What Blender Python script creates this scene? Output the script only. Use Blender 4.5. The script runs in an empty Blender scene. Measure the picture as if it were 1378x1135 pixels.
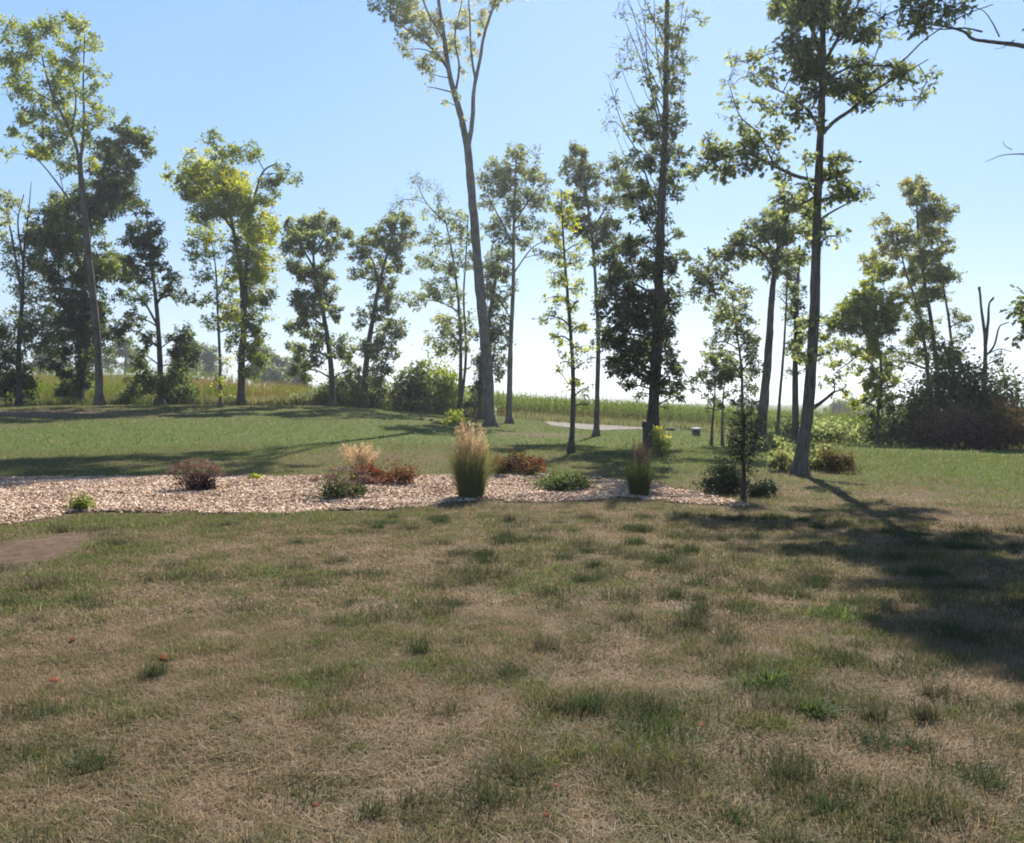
import bpy, math, random
import numpy as np

rng = np.random.default_rng(11)
random.seed(11)
SC = bpy.context.scene
COL = SC.collection
PI = math.pi

# ------------------------------------------------------------------ camera model
W, H, F = 1378.0, 1135.0, 1147.0
CX, CY, HORIZON, EYE = 689.0, 567.5, 540.0, 1.7
PITCH = -math.atan((CY - HORIZON) / F)
CP, SP = math.cos(PITCH), math.sin(PITCH)


# ------------------------------------------------------------------ noise and terrain
_tabs = [np.random.default_rng(s).random((256, 256)) for s in range(40, 52)]


def vnoise(x, y, s=0):
    x = np.asarray(x, float); y = np.asarray(y, float)
    t = _tabs[s % len(_tabs)]
    ix = np.floor(x).astype(int); iy = np.floor(y).astype(int)
    fx = x - ix; fy = y - iy
    fx = fx * fx * (3 - 2 * fx); fy = fy * fy * (3 - 2 * fy)
    a = t[ix % 256, iy % 256]; b = t[(ix + 1) % 256, iy % 256]
    c = t[ix % 256, (iy + 1) % 256]; d = t[(ix + 1) % 256, (iy + 1) % 256]
    return (a * (1 - fx) + b * fx) * (1 - fy) + (c * (1 - fx) + d * fx) * fy


def fbm(x, y, s=0, o=4):
    r = 0; a = 0.5; f = 1.0
    for i in range(o):
        r = r + a * vnoise(np.asarray(x) * f + 17.3 * i, np.asarray(y) * f + 9.1 * i, s + i)
        a *= 0.5; f *= 2.03
    return r / (1 - 0.5 ** o)


def sstep(a, b, x):
    t = np.clip((np.asarray(x, float) - a) / (b - a), 0, 1)
    return t * t * (3 - 2 * t)


PX_ = np.array([-400, -120, -60, -45, -30, -20, -10, -5, 0, 9, 18, 35, 80, 400.])
PZ_ = np.array([1.6, 1.6, 1.5, 1.45, 1.38, 1.38, 1.25, 0.7, 0.1, -0.35, -0.9, -2.1, -3.2, -3.2])


def terrain(x, y):
    x = np.asarray(x, float); y = np.asarray(y, float)
    p = 0
    for o in (-3, 0, 3):
        p = p + np.interp(x + o, PX_, PZ_)
    z = p / 3 * sstep(20, 60, y)
    u = x / np.maximum(y, 20)
    z = z + sstep(-0.17, -0.42, u) * (0.062 * np.clip(y - 70, 0, 75)) * np.where(y > 0, 1, 0)
    d = np.hypot(x, y)
    z = z + (fbm(x / 7, y / 7, 3) - 0.5) * 0.16 * sstep(3, 12, d)
    z = z + (fbm(x / 0.9, y / 0.9, 5) - 0.5) * 0.075 * (1 - sstep(20, 40, d))
    # low earth heap at the left end of the wood chip bed
    z = z + 0.16 * np.exp(-((x + 7.0) / 1.1) ** 2 - ((y - 10.0) / 0.9) ** 2)
    return z


def ray(px, py):
    a = (px - CX) / F; b = -(py - CY) / F
    return np.array([a, CP - b * SP, SP + b * CP])


def at(px, py, Y):
    """point on the upright plane at forward distance Y seen at a photograph pixel"""
    r = ray(px, py)
    t = Y / r[1]
    return np.array([r[0] * t, Y, EYE + r[2] * t])


def ground(px, py):
    r = ray(px, py)
    t = np.geomspace(2.0, 500, 5000)
    z = EYE + r[2] * t
    g = terrain(r[0] * t, r[1] * t)
    k = np.argmax(z < g)
    if k == 0:
        k = len(t) - 1
    return np.array([r[0] * t[k], r[1] * t[k], g[k]])


def on(x, y):
    return np.array([x, y, float(terrain(x, y))])


def project(p):
    x, y, z = p[0], p[1], p[2] - EYE
    f = y * CP + z * SP; u = -y * SP + z * CP
    return CX + F * x / f, CY - F * u / f


# ------------------------------------------------------------------ mesh helpers
def link(name, me, parent=None, mat=None):
    o = bpy.data.objects.new(name, me)
    COL.objects.link(o)
    if mat is not None:
        me.materials.append(mat)
    if parent is not None:
        o.parent = parent
        o.matrix_parent_inverse = parent.matrix_world.inverted() if False else o.matrix_parent_inverse
    return o


def tag(o, label=None, cat=None, group=None, kind=None):
    if label: o['label'] = label
    if cat: o['category'] = cat
    if group: o['group'] = group
    if kind: o['kind'] = kind
    return o


def empty(name, loc, label, cat, group=None):
    o = bpy.data.objects.new(name, None)
    o.empty_display_size = 0.3
    COL.objects.link(o)
    o.location = loc
    return tag(o, label, cat, group)


class MB:
    """collects polygons (any size), with one number per face"""
    def __init__(s):
        s.v = []; s.f = []; s.n = 0; s.t = []

    def add(s, verts, faces, tint=0.5):
        """verts (N,3); faces (M,k) int; tint scalar or (M,)"""
        verts = np.asarray(verts, float).reshape(-1, 3); faces = np.asarray(faces, int)
        if len(faces) == 0:
            return
        s.v.append(verts); s.f.append(faces + s.n); s.n += len(verts)
        s.t.append(np.broadcast_to(np.asarray(tint, float), (len(faces),)).copy())

    def build(s, name, mat, parent=None, origin=None, smooth=False):
        me = bpy.data.meshes.new(name)
        v = np.concatenate(s.v)
        if parent is not None:
            v = v - np.array(parent.location)
        elif origin is not None:
            v = v - np.asarray(origin)
        me.vertices.add(len(v)); me.vertices.foreach_set('co', v.astype(np.float32).ravel())
        loops = np.concatenate([f.ravel() for f in s.f])
        sizes = np.concatenate([np.full(len(f), f.shape[1]) for f in s.f])
        me.loops.add(len(loops)); me.loops.foreach_set('vertex_index', loops.astype(np.int32))
        me.polygons.add(len(sizes))
        st = np.concatenate([[0], np.cumsum(sizes)[:-1]])
        me.polygons.foreach_set('loop_start', st.astype(np.int32))
        me.polygons.foreach_set('loop_total', sizes.astype(np.int32))
        if smooth:
            me.polygons.foreach_set('use_smooth', np.ones(len(sizes), bool))
        a = me.attributes.new('tint', 'FLOAT', 'FACE')
        a.data.foreach_set('value', np.concatenate(s.t).astype(np.float32))
        me.update(calc_edges=True)
        o = link(name, me, parent, mat)
        if parent is None and origin is not None:
            o.location = origin
        return o


def unit(a):
    a = np.asarray(a, float)
    return a / np.maximum(np.linalg.norm(a, axis=-1, keepdims=True), 1e-9)


def smooth_path(pts, n=5):
    """Catmull-Rom through rows of any width"""
    P = np.asarray(pts, float)
    if len(P) < 3:
        t = np.linspace(0, 1, n + 1)[:, None]
        return P[0] * (1 - t) + P[-1] * t
    Q = np.vstack([2 * P[0] - P[1], P, 2 * P[-1] - P[-2]])
    out = []
    for i in range(1, len(Q) - 2):
        a, b, c, d = Q[i - 1], Q[i], Q[i + 1], Q[i + 2]
        for k in range(n):
            t = k / n
            out.append(0.5 * (2 * b + (c - a) * t + (2 * a - 5 * b + 4 * c - d) * t * t + (3 * b - a - 3 * c + d) * t ** 3))
    out.append(P[-1])
    return np.array(out)


def tube(mb, pts, rad, sides=8, tint=0.5, rough=0.0):
    P = np.asarray(pts, float); n = len(P)
    R = np.broadcast_to(np.asarray(rad, float), (n,))
    T = unit(np.gradient(P, axis=0))
    ref = np.array([0.0, 1, 0]) if abs(T[0][1]) < 0.9 else np.array([1.0, 0, 0])
    A = unit(np.cross(T, ref)); B = np.cross(T, A)
    ang = np.linspace(0, 2 * PI, sides, endpoint=False)
    rr = R[:, None] * (1 + rough * (rng.random((n, sides)) - 0.5))
    V = P[:, None, :] + rr[..., None] * (np.cos(ang)[None, :, None] * A[:, None, :] + np.sin(ang)[None, :, None] * B[:, None, :])
    i = np.arange(n - 1)[:, None] * sides; k = np.arange(sides)[None, :]; k2 = (k + 1) % sides
    Fq = np.stack([i + k, i + k2, i + sides + k2, i + sides + k], -1).reshape(-1, 4)
    mb.add(V.reshape(-1, 3), Fq, tint)
    for base, flip in ((0, True), ((n - 1) * sides, False)):
        cap = np.arange(base, base + sides)
        if flip: cap = cap[::-1]
        mb.f.append((cap + mb.n - n * sides)[None, :]); mb.t.append(np.full(1, tint if np.isscalar(tint) else 0.5))


def leaves(mb, P, size, tint, up=0.5, droop=0.2, aspect=0.58, out=None, shape='kite'):
    """one small folded leaf per point"""
    N = len(P)
    if N == 0:
        return
    nrm = unit(rng.normal(size=(N, 3)) + np.array([0, 0, 1.0]) * up * 2)
    ax = rng.normal(size=(N, 3))
    if out is not None:
        ax = ax * 0.6 + out
    ax[:, 2] -= droop
    ax = unit(ax - nrm * np.sum(ax * nrm, 1, keepdims=True))
    sd = np.cross(nrm, ax)
    L = size * (0.7 + 0.6 * rng.random(N)); Wd = L * aspect
    L = L[:, None]; Wd = Wd[:, None]
    fold = nrm * Wd * 0.22
    if shape == 'kite':
        q = np.stack([P, P + ax * L * .45 + sd * Wd * .5 + fold, P + ax * L - nrm * L * .12, P + ax * L * .45 - sd * Wd * .5 + fold], 1)
        f = np.arange(N * 4).reshape(N, 4)
        mb.add(q.reshape(-1, 3), f, tint)
    else:   # lobed leaf, two quads on each side of the midrib
        pts = [(0, 0), (.28, .42), (.42, .2), (.66, .5), (.74, .17), (1, 0), (.74, -.17), (.66, -.5), (.42, -.2), (.28, -.42)]
        q = np.stack([P + ax * L * a + sd * Wd * b + fold * abs(b) * 2 - nrm * L * .1 * a * a for a, b in pts], 1)
        base = np.arange(N)[:, None] * 10
        f = np.concatenate([base + np.array([[0, 1, 2, 8, 9]])], 0)
        g = np.concatenate([base + np.array([[2, 3, 4, 5, 6, 7, 8]])], 0)
        s0 = mb.n
        mb.add(q.reshape(-1, 3), f, tint)
        mb.f.append(g + s0); mb.t.append(np.broadcast_to(np.asarray(tint, float), (N,)).copy())


def blades(mb, P, hgt, wid, tint, lean=0.35, segs=2, curl=0.6, az=None):
    """tapering grass blades"""
    N = len(P)
    az = rng.random(N) * 2 * PI if az is None else az
    d = np.stack([np.cos(az), np.sin(az), np.zeros(N)], 1)
    fa = az + PI / 2 + rng.normal(0, .7, N)
    s = np.stack([np.cos(fa), np.sin(fa), np.zeros(N)], 1)
    ln = np.abs(rng.normal(0, lean, N)) + 0.05
    rows = []
    for k in range(segs + 1):
        t = k / segs
        c = P + np.stack([np.zeros(N), np.zeros(N), hgt * t * (1 - 0.25 * np.minimum(ln, 1.5) * t)], 1) + d * (hgt * ln * (t * (1 - curl) + curl * t * t))[:, None]
        w = (wid * (1 - t) ** 0.7 * 0.5 + 0.0004)[:, None] if k else (wid * 0.5)[:, None]
        rows += [c - s * w, c + s * w]
    V = np.stack(rows, 1)
    m = 2 * (segs + 1)
    b = np.arange(N)[:, None] * m
    f = np.concatenate([b + np.array([[2 * k, 2 * k + 1, 2 * k + 3, 2 * k + 2]]) for k in range(segs)], 0)
    mb.add(V.reshape(-1, 3), f, np.tile(np.broadcast_to(tint, (N,)), segs))


# ------------------------------------------------------------------ materials
def new_mat(name):
    m = bpy.data.materials.new(name); m.use_nodes = True
    nt = m.node_tree; nt.nodes.clear()
    return m, nt, nt.nodes.new('ShaderNodeOutputMaterial')


def N_(nt, typ, **kw):
    n = nt.nodes.new(typ)
    for k, v in kw.items():
        if k in ('inp',):
            for kk, vv in v.items(): n.inputs[kk].default_value = vv
        else: setattr(n, k, v)
    return n


def ramp(nt, stops):
    r = nt.nodes.new('ShaderNodeValToRGB')
    e = r.color_ramp.elements
    while len(e) < len(stops): e.new(0.5)
    for el, (p, c) in zip(e, stops):
        el.position = p; el.color = (*c, 1)
    return r


def mat_leaf(name, stops, trans=0.6, gloss=0.015, rough=0.55, jitter=0.3, tv=2.1):
    m, nt, out = new_mat(name)
    L = nt.links.new
    at_ = N_(nt, 'ShaderNodeAttribute', attribute_name='tint')
    geo = N_(nt, 'ShaderNodeNewGeometry')
    nz = N_(nt, 'ShaderNodeTexNoise', inp={'Scale': 1.3, 'Detail': 3.0})
    L(geo.outputs['Position'], nz.inputs['Vector'])
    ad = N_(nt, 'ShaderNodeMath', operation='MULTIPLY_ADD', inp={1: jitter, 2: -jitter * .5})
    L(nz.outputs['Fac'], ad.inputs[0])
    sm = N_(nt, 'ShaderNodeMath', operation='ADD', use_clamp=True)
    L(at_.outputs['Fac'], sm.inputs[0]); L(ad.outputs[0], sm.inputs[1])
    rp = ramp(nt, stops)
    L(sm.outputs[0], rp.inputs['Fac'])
    df = N_(nt, 'ShaderNodeBsdfDiffuse'); tr = N_(nt, 'ShaderNodeBsdfTranslucent')
    gl = N_(nt, 'ShaderNodeBsdfGlossy', inp={'Roughness': rough, 'Color': (0.8, 0.85, 0.9, 1)})
    hs = N_(nt, 'ShaderNodeHueSaturation', inp={'Hue': 0.485, 'Saturation': 1.15, 'Value': tv})
    L(rp.outputs[0], df.inputs['Color']); L(rp.outputs[0], hs.inputs['Color']); L(hs.outputs[0], tr.inputs['Color'])
    m1 = N_(nt, 'ShaderNodeMixShader', inp={0: trans}); m2 = N_(nt, 'ShaderNodeMixShader', inp={0: gloss})
    L(df.outputs[0], m1.inputs[1]); L(tr.outputs[0], m1.inputs[2]); L(m1.outputs[0], m2.inputs[1]); L(gl.outputs[0], m2.inputs[2])
    L(m2.outputs[0], out.inputs['Surface'])
    return m


def mat_bark(name, c1, c2, scale=6.0):
    m, nt, out = new_mat(name)
    L = nt.links.new
    geo = N_(nt, 'ShaderNodeNewGeometry')
    mp = N_(nt, 'ShaderNodeMapping', inp={'Scale': (scale, scale, scale * 0.16)})
    L(geo.outputs['Position'], mp.inputs['Vector'])
    nz = N_(nt, 'ShaderNodeTexNoise', inp={'Scale': 3.0, 'Detail': 6.0, 'Roughness': 0.65})
    L(mp.outputs[0], nz.inputs['Vector'])
    n2 = N_(nt, 'ShaderNodeTexNoise', inp={'Scale': 1.1, 'Detail': 3.0})
    L(geo.outputs['Position'], n2.inputs['Vector'])
    rp = ramp(nt, [(0.41, c1), (0.59, c2)])
    av = N_(nt, 'ShaderNodeMix', data_type='FLOAT', inp={0: 0.35})
    L(nz.outputs['Fac'], av.inputs[2]); L(n2.outputs['Fac'], av.inputs[3])
    L(av.outputs[0], rp.inputs['Fac'])
    bp = N_(nt, 'ShaderNodeBump', inp={'Strength': 1.0, 'Distance': 0.12})
    L(nz.outputs['Fac'], bp.inputs['Height'])
    b = N_(nt, 'ShaderNodeBsdfPrincipled', inp={'Roughness': 0.9, 'Specular IOR Level': 0.1})
    L(rp.outputs[0], b.inputs['Base Color']); L(bp.outputs[0], b.inputs['Normal']); L(b.outputs[0], out.inputs['Surface'])
    return m


def mat_plain(name, c1, c2, scale=8, rough=0.8, bump=0.3, tint=False, dist=0.02):
    m, nt, out = new_mat(name)
    L = nt.links.new
    geo = N_(nt, 'ShaderNodeNewGeometry')
    nz = N_(nt, 'ShaderNodeTexNoise', inp={'Scale': scale, 'Detail': 6.0, 'Roughness': 0.65})
    L(geo.outputs['Position'], nz.inputs['Vector'])
    rp = ramp(nt, [(0.3, c1), (0.7, c2)])
    src = nz.outputs['Fac']
    if tint:
        a = N_(nt, 'ShaderNodeAttribute', attribute_name='tint')
        mx = N_(nt, 'ShaderNodeMix', data_type='FLOAT', inp={0: 0.8})
        L(src, mx.inputs[2]); L(a.outputs['Fac'], mx.inputs[3]); src = mx.outputs[0]
    L(src, rp.inputs['Fac'])
    bp = N_(nt, 'ShaderNodeBump', inp={'Strength': bump, 'Distance': dist})
    L(nz.outputs['Fac'], bp.inputs['Height'])
    b = N_(nt, 'ShaderNodeBsdfPrincipled', inp={'Roughness': rough, 'Specular IOR Level': 0.5 if rough < .75 else 0.08})
    L(rp.outputs[0], b.inputs['Base Color']); L(bp.outputs[0], b.inputs['Normal']); L(b.outputs[0], out.inputs['Surface'])
    return m


# ------------------------------------------------------------------ world, sun, camera
SUN_EL, SUN_AZ = math.radians(43), math.radians(13)       # azimuth: clockwise from straight ahead (+Y)
SKY_STRENGTH, SUN_STRENGTH, EXPOSURE = 0.06, 5.0, 1.08
w = bpy.data.worlds.new('World'); SC.world = w; w.use_nodes = True
nt = w.node_tree; nt.nodes.clear()
sky = nt.nodes.new('ShaderNodeTexSky'); sky.sky_type = 'NISHITA'; sky.sun_disc = False
sky.sun_elevation = SUN_EL; sky.sun_rotation = SUN_AZ
sky.air_density = 1.0; sky.dust_density = 0.6; sky.ozone_density = 1.6; sky.altitude = 250
bg = nt.nodes.new('ShaderNodeBackground'); bg.inputs['Strength'].default_value = SKY_STRENGTH
wo = nt.nodes.new('ShaderNodeOutputWorld')
tc = nt.nodes.new('ShaderNodeTexCoord'); sx = nt.nodes.new('ShaderNodeSeparateXYZ'); nt.links.new(tc.outputs['Generated'], sx.inputs[0])
cr_ = nt.nodes.new('ShaderNodeValToRGB')                     # clear September sky: white at the horizon, blue above
els = cr_.color_ramp.elements
while len(els) < 5: els.new(.5)
SKYK = 1.05
for el, (p_, c_) in zip(els, [(0.0, (.80, .88, .98)), (.07, (.62, .80, 1.0)), (.2, (.40, .66, 1.02)), (.44, (.27, .53, 1.02)), (.72, (.07, .17, .44))]):
    el.position = p_; el.color = (*c_, 1)
nt.links.new(sx.outputs['Z'], cr_.inputs['Fac'])
sc_ = nt.nodes.new('ShaderNodeMix'); sc_.data_type = 'RGBA'; sc_.blend_type = 'MULTIPLY'; sc_.inputs[0].default_value = 1
k_ = SKYK / (SKY_STRENGTH * 2 ** EXPOSURE); sc_.inputs[7].default_value = (k_, k_, k_, 1); nt.links.new(cr_.outputs[0], sc_.inputs[6])
mx_ = nt.nodes.new('ShaderNodeMix'); mx_.data_type = 'RGBA'; mx_.inputs[0].default_value = .85
nt.links.new(sky.outputs[0], mx_.inputs[6]); nt.links.new(sc_.outputs[2], mx_.inputs[7])
nt.links.new(mx_.outputs[2], bg.inputs['Color']); nt.links.new(bg.outputs[0], wo.inputs['Surface'])

sl = bpy.data.lights.new('sun', 'SUN'); sl.energy = SUN_STRENGTH; sl.angle = math.radians(0.53); sl.color = (1.0, 0.95, 0.86)
so = bpy.data.objects.new('sun', sl); COL.objects.link(so)
sd = np.array([math.sin(SUN_AZ) * math.cos(SUN_EL), math.cos(SUN_AZ) * math.cos(SUN_EL), math.sin(SUN_EL)])
from mathutils import Vector
so.rotation_euler = Vector(sd).to_track_quat('Z', 'Y').to_euler()
so.location = (20, 60, 70)

cam = bpy.data.cameras.new('camera'); co = bpy.data.objects.new('camera', cam); COL.objects.link(co)
co.location = (0, 0, EYE); co.rotation_euler = (PI / 2 + PITCH, 0, 0)
cam.sensor_fit = 'HORIZONTAL'; cam.sensor_width = 36; cam.lens = 36 * F / W; cam.clip_start = 0.1; cam.clip_end = 5000
SC.camera = co
SC.view_settings.view_transform = 'Standard'; SC.view_settings.look = 'None'
SC.view_settings.exposure = EXPOSURE; SC.view_settings.gamma = 1.0
SC.cycles.max_bounces = 8; SC.cycles.transparent_max_bounces = 8; SC.cycles.diffuse_bounces = 4
SC.cycles.use_denoising = True; SC.cycles.pixel_filter_type = 'BLACKMAN_HARRIS'; SC.cycles.filter_width = 1.9

# ------------------------------------------------------------------ ground cover map
BED = [(-60, 646), (60, 644), (130, 643), (300, 641), (440, 643), (600, 641), (700, 640), (770, 641), (815, 645), (860, 652), (905, 658), (950, 666), (1000, 679), (985, 683), (945, 680), (900, 676), (850, 671), (800, 674), (720, 677), (665, 675), (610, 678), (560, 685), (500, 689), (430, 690), (340, 693), (250, 691), (175, 693), (120, 690), (85, 695), (40, 702), (-60, 708)]
BEDW = np.array([ground(*p)[:2] for p in BED])
DRIVE = [(728, 568), (752, 564), (795, 564.5), (850, 568), (900, 572), (884, 576), (845, 579), (806, 580), (770, 577), (740, 573)]
DRIVEW = np.array([ground(*p)[:2] for p in DRIVE])


def inside(poly, x, y):
    x = np.asarray(x); y = np.asarray(y)
    r = np.zeros(x.shape, bool)
    n = len(poly)
    for i in range(n):
        x0, y0 = poly[i]; x1, y1 = poly[(i + 1) % n]
        c = ((y0 > y) != (y1 > y)) & (x < (x1 - x0) * (y - y0) / (y1 - y0 + 1e-12) + x0)
        r ^= c
    return r


# (px, py, rx, ry, amount): greener and browner places of the lawn
GREEN = [(250, 582, 330, 14, .55), (60, 590, 150, 14, .4), (1200, 600, 240, 20, .5), (1330, 640, 90, 26, .3), (950, 590, 130, 10, .4),
         (1120, 824, 36, 16, .55), (1036, 905, 32, 20, .6), (1094, 945, 34, 22, .6), (745, 772, 50, 12, .25), (585, 905, 50, 26, .35), (430, 858, 60, 20, .25),
         (150, 1000, 90, 34, .12), (880, 960, 80, 50, .28), (480, 1004, 18, 8, .5), (1285, 960, 22, 10, .5), (340, 765, 70, 18, .35), (130, 703, 85, 11, .8),
         (45, 800, 50, 25, .5), (150, 740, 60, 30, .35), (260, 701, 130, 9, .7), (480, 696, 120, 8, .35), (700, 790, 60, 14, .25), (900, 1040, 60, 60, .28), (1110, 1060, 70, 36, .3), (640, 1090, 60, 40, .2), (880, 620, 60, 14, .3),
         (130, 760, 60, 20, .2), (60, 640, 120, 5, .3), (1230, 615, 200, 26, .25), (640, 590, 200, 16, .2), (1060, 760, 60, 14, .2), (1000, 820, 40, 12, .3), (330, 715, 60, 8, .2)]
BROWN = [(70, 556, 110, 5, .7), (30, 574, 60, 4, .4), (800, 890, 60, 40, .45), (1270, 915, 60, 28, .6), (1310, 705, 60, 26, .5), (1240, 672, 60, 8, .35), (700, 830, 130, 22, .3), (900, 810, 90, 18, .35),
         (560, 960, 120, 40, .35), (240, 1060, 140, 40, .25), (1180, 1000, 120, 40, .35), (640, 600, 160, 22, .28), (480, 750, 120, 22, .25), (500, 1050, 120, 60, .3), (1290, 1010, 90, 60, .3),
         (950, 735, 130, 18, .15), (180, 850, 90, 30, .2), (1230, 940, 50, 20, .5), (1050, 1010, 60, 26, .3), (840, 870, 30, 20, .4), (560, 612, 200, 12, .2)]
DIRT = [(38, 742, 66, 36, 1.3), (60, 557, 95, 3, .3), (20, 575, 45, 3, .4), (1270, 915, 32, 12, .7), (1320, 700, 40, 18, .55), (800, 885, 35, 20, .4), (180, 560, 60, 2, .5), (1300, 945, 34, 10, .5), (700, 585, 60, 3, .6), (760, 586, 60, 2.5, .6), (1240, 1010, 50, 12, .35)]


def to_world(lst):
    r = []
    for px, py, rx, ry, a in lst:
        c = ground(px, py); n = ground(px, py + ry); f_ = ground(px, py - ry)
        r.append((c[0], c[1], rx * c[1] / F, max((f_[1] - n[1]) / 2, 0.05), a))
    return r


GW, BW, DW = to_world(GREEN), to_world(BROWN), to_world(DIRT)


def spots(lst, x, y):
    r = np.zeros(np.shape(x))
    for cx, cy, rx, ry, a in lst:
        r = r + a * np.exp(-((x - cx) / rx) ** 2 - ((y - cy) / ry) ** 2)
    return r


def greenness(x, y):
    d = np.hypot(x, y)
    far = sstep(18, 45, d)
    g = 0.475 + (fbm(x / 2.6, y / 1.8, 1) - .5) * 0.40 + (fbm(x / .42 + 5, y / .36, 2) - .5) * .85 * (1 - 0.5 * far) + (fbm(x / .15, y / .15, 7, 2) - .5) * .95 * (1 - far)
    g = g + 0.44 * sstep(15, 26, y) * (1 - sstep(-.2, .35, -x / np.maximum(y, 1)) * .3)
    near_ = 1 - .2 * (1 - sstep(12, 22, y))
    return np.clip(g + spots(GW, x, y) * near_ - spots(BW, x, y) * near_, 0, 1)


def dirtness(x, y):
    n = (fbm(x / .5, y / .5, 6) - .5) * .9
    return np.clip(spots(DW, x, y) * 1.3 + n - 0.22, 0, 1)


# ground sheet: a fan of rings round the viewpoint, fine where the picture looks
ang = np.concatenate([np.linspace(-42, 42, 300), np.linspace(42, 318, 70)[1:-1]])
ang = np.radians(90 - ang)
rad = np.concatenate([[0.0], np.geomspace(0.6, 30, 330), np.geomspace(30, 320, 120)[1:], np.geomspace(320, 2500, 12)[1:]])
AA, RR = np.meshgrid(ang, rad)
GX = RR * np.cos(AA); GY = RR * np.sin(AA); GZ = terrain(GX, GY)
GZ = GZ - 2.0 * sstep(600, 2500, RR)
V = np.stack([GX, GY, GZ], -1).reshape(-1, 3)
na, nr = len(ang), len(rad)
i = np.arange(nr - 1)[:, None] * na; k = np.arange(na)[None, :]; k2 = (k + 1) % na
mb = MB(); mb.add(V, np.stack([i + k, i + na + k, i + na + k2, i + k2], -1).reshape(-1, 4))


def mat_ground():
    m, nt, out = new_mat('lawn_soil_and_turf')
    L = nt.links.new
    g = N_(nt, 'ShaderNodeAttribute', attribute_name='green'); d = N_(nt, 'ShaderNodeAttribute', attribute_name='dirt')
    geo = N_(nt, 'ShaderNodeNewGeometry')
    n1 = N_(nt, 'ShaderNodeTexNoise', inp={'Scale': 45.0, 'Detail': 5.0, 'Roughness': 0.7}); L(geo.outputs['Position'], n1.inputs['Vector'])
    n2 = N_(nt, 'ShaderNodeTexNoise', inp={'Scale': 7.0, 'Detail': 5.0, 'Roughness': 0.6}); L(geo.outputs['Position'], n2.inputs['Vector'])
    a = N_(nt, 'ShaderNodeMath', operation='MULTIPLY_ADD', inp={1: 0.5, 2: -0.25}); L(n1.outputs['Fac'], a.inputs[0])
    b = N_(nt, 'ShaderNodeMath', operation='ADD'); L(g.outputs['Fac'], b.inputs[0]); L(a.outputs[0], b.inputs[1])
    a2 = N_(nt, 'ShaderNodeMath', operation='MULTIPLY_ADD', inp={1: 0.4, 2: -0.2}); L(n2.outputs['Fac'], a2.inputs[0])
    b2 = N_(nt, 'ShaderNodeMath', operation='ADD', use_clamp=True); L(b.outputs[0], b2.inputs[0]); L(a2.outputs[0], b2.inputs[1])
    rp = ramp(nt, [(0.0, (.15, .112, .075)), (0.3, (.12, .095, .058)), (0.5, (.105, .09, .046)), (0.75, (.088, .094, .034)), (1.0, (.08, .105, .03))])
    L(b2.outputs[0], rp.inputs['Fac'])
    dr = ramp(nt, [(0.3, (.085, .056, .038)), (0.7, (.165, .115, .082))]); L(n2.outputs['Fac'], dr.inputs['Fac'])
    mx = N_(nt, 'ShaderNodeMix', data_type='RGBA'); L(d.outputs['Fac'], mx.inputs[0]); L(rp.outputs[0], mx.inputs[6]); L(dr.outputs[0], mx.inputs[7])
    bp = N_(nt, 'ShaderNodeBump', inp={'Strength': 0.8, 'Distance': 0.03}); L(n1.outputs['Fac'], bp.inputs['Height'])
    bs = N_(nt, 'ShaderNodeBsdfPrincipled', inp={'Roughness': 0.95, 'Specular IOR Level': 0.03}); L(mx.outputs[2], bs.inputs['Base Color']); L(bp.outputs[0], bs.inputs['Normal'])
    L(bs.outputs[0], out.inputs['Surface'])
    return m


lawn = mb.build('lawn', mat_ground(), smooth=True)
tag(lawn, kind='structure')
for nm, fn in (('green', greenness), ('dirt', dirtness)):
    a = lawn.data.attributes.new(nm, 'FLOAT', 'POINT')
    a.data.foreach_set('value', fn(V[:, 0], V[:, 1]).astype(np.float32))


# ------------------------------------------------------------------ grass (nobody could count it)
def sector_points(n, d0, d1, half=36):
    """even points over the part of a ring that the picture and its neighbours look at"""
    r = np.sqrt(rng.random(n) * (d1 * d1 - d0 * d0) + d0 * d0)
    a = np.radians((rng.random(n) * 2 - 1) * half)
    return r * np.sin(a), r * np.cos(a)


def grass_layer(mb, n, d0, d1, hgt, wid, segs, half=36, cluster=0.0):
    x, y = sector_points(n, d0, d1, half)
    # tufts: thicker where a fine noise is high
    keep = rng.random(n) < np.clip(0.25 + 1.6 * (fbm(x / .16, y / .16, 8, 3) - .28), 0.12, 1)
    jx = (fbm(x / .3, y / .3, 7) - .5) * .9; jy = (fbm(x / .3 + 9, y / .3, 8) - .5) * .9
    keep &= ~(inside(BEDW, x + jx * .6, y + jy * .6 - .16) & inside(BEDW, x + jx * .6, y + jy * .6 + .22)) & ~(inside(DRIVEW, x + jx * 2, y + jy * 5) & (rng.random(n) < .8))
    keep &= rng.random(n) > dirtness(x, y) * 1.4
    x = x[keep]; y = y[keep]; n = len(x)
    g = greenness(x, y)
    tuft = fbm(x / .35, y / .35, 4, 3)
    h = hgt * (0.4 + 0.75 * rng.random(n)) * (0.5 + 1.5 * np.clip(tuft - .3, 0, 1)) * (0.65 + 0.9 * g)
    t = np.clip(.12 + .82 * g + rng.normal(0, .2, n), 0, 1)
    straw = rng.random(n) < .16
    t = np.where(straw, rng.random(n) * .16, t)
    P = np.stack([x, y, terrain(x, y) - 0.006], 1)
    blades(mb, P, h, wid * (0.6 + 0.8 * rng.random(n)), t, lean=1.0, segs=segs)


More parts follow.
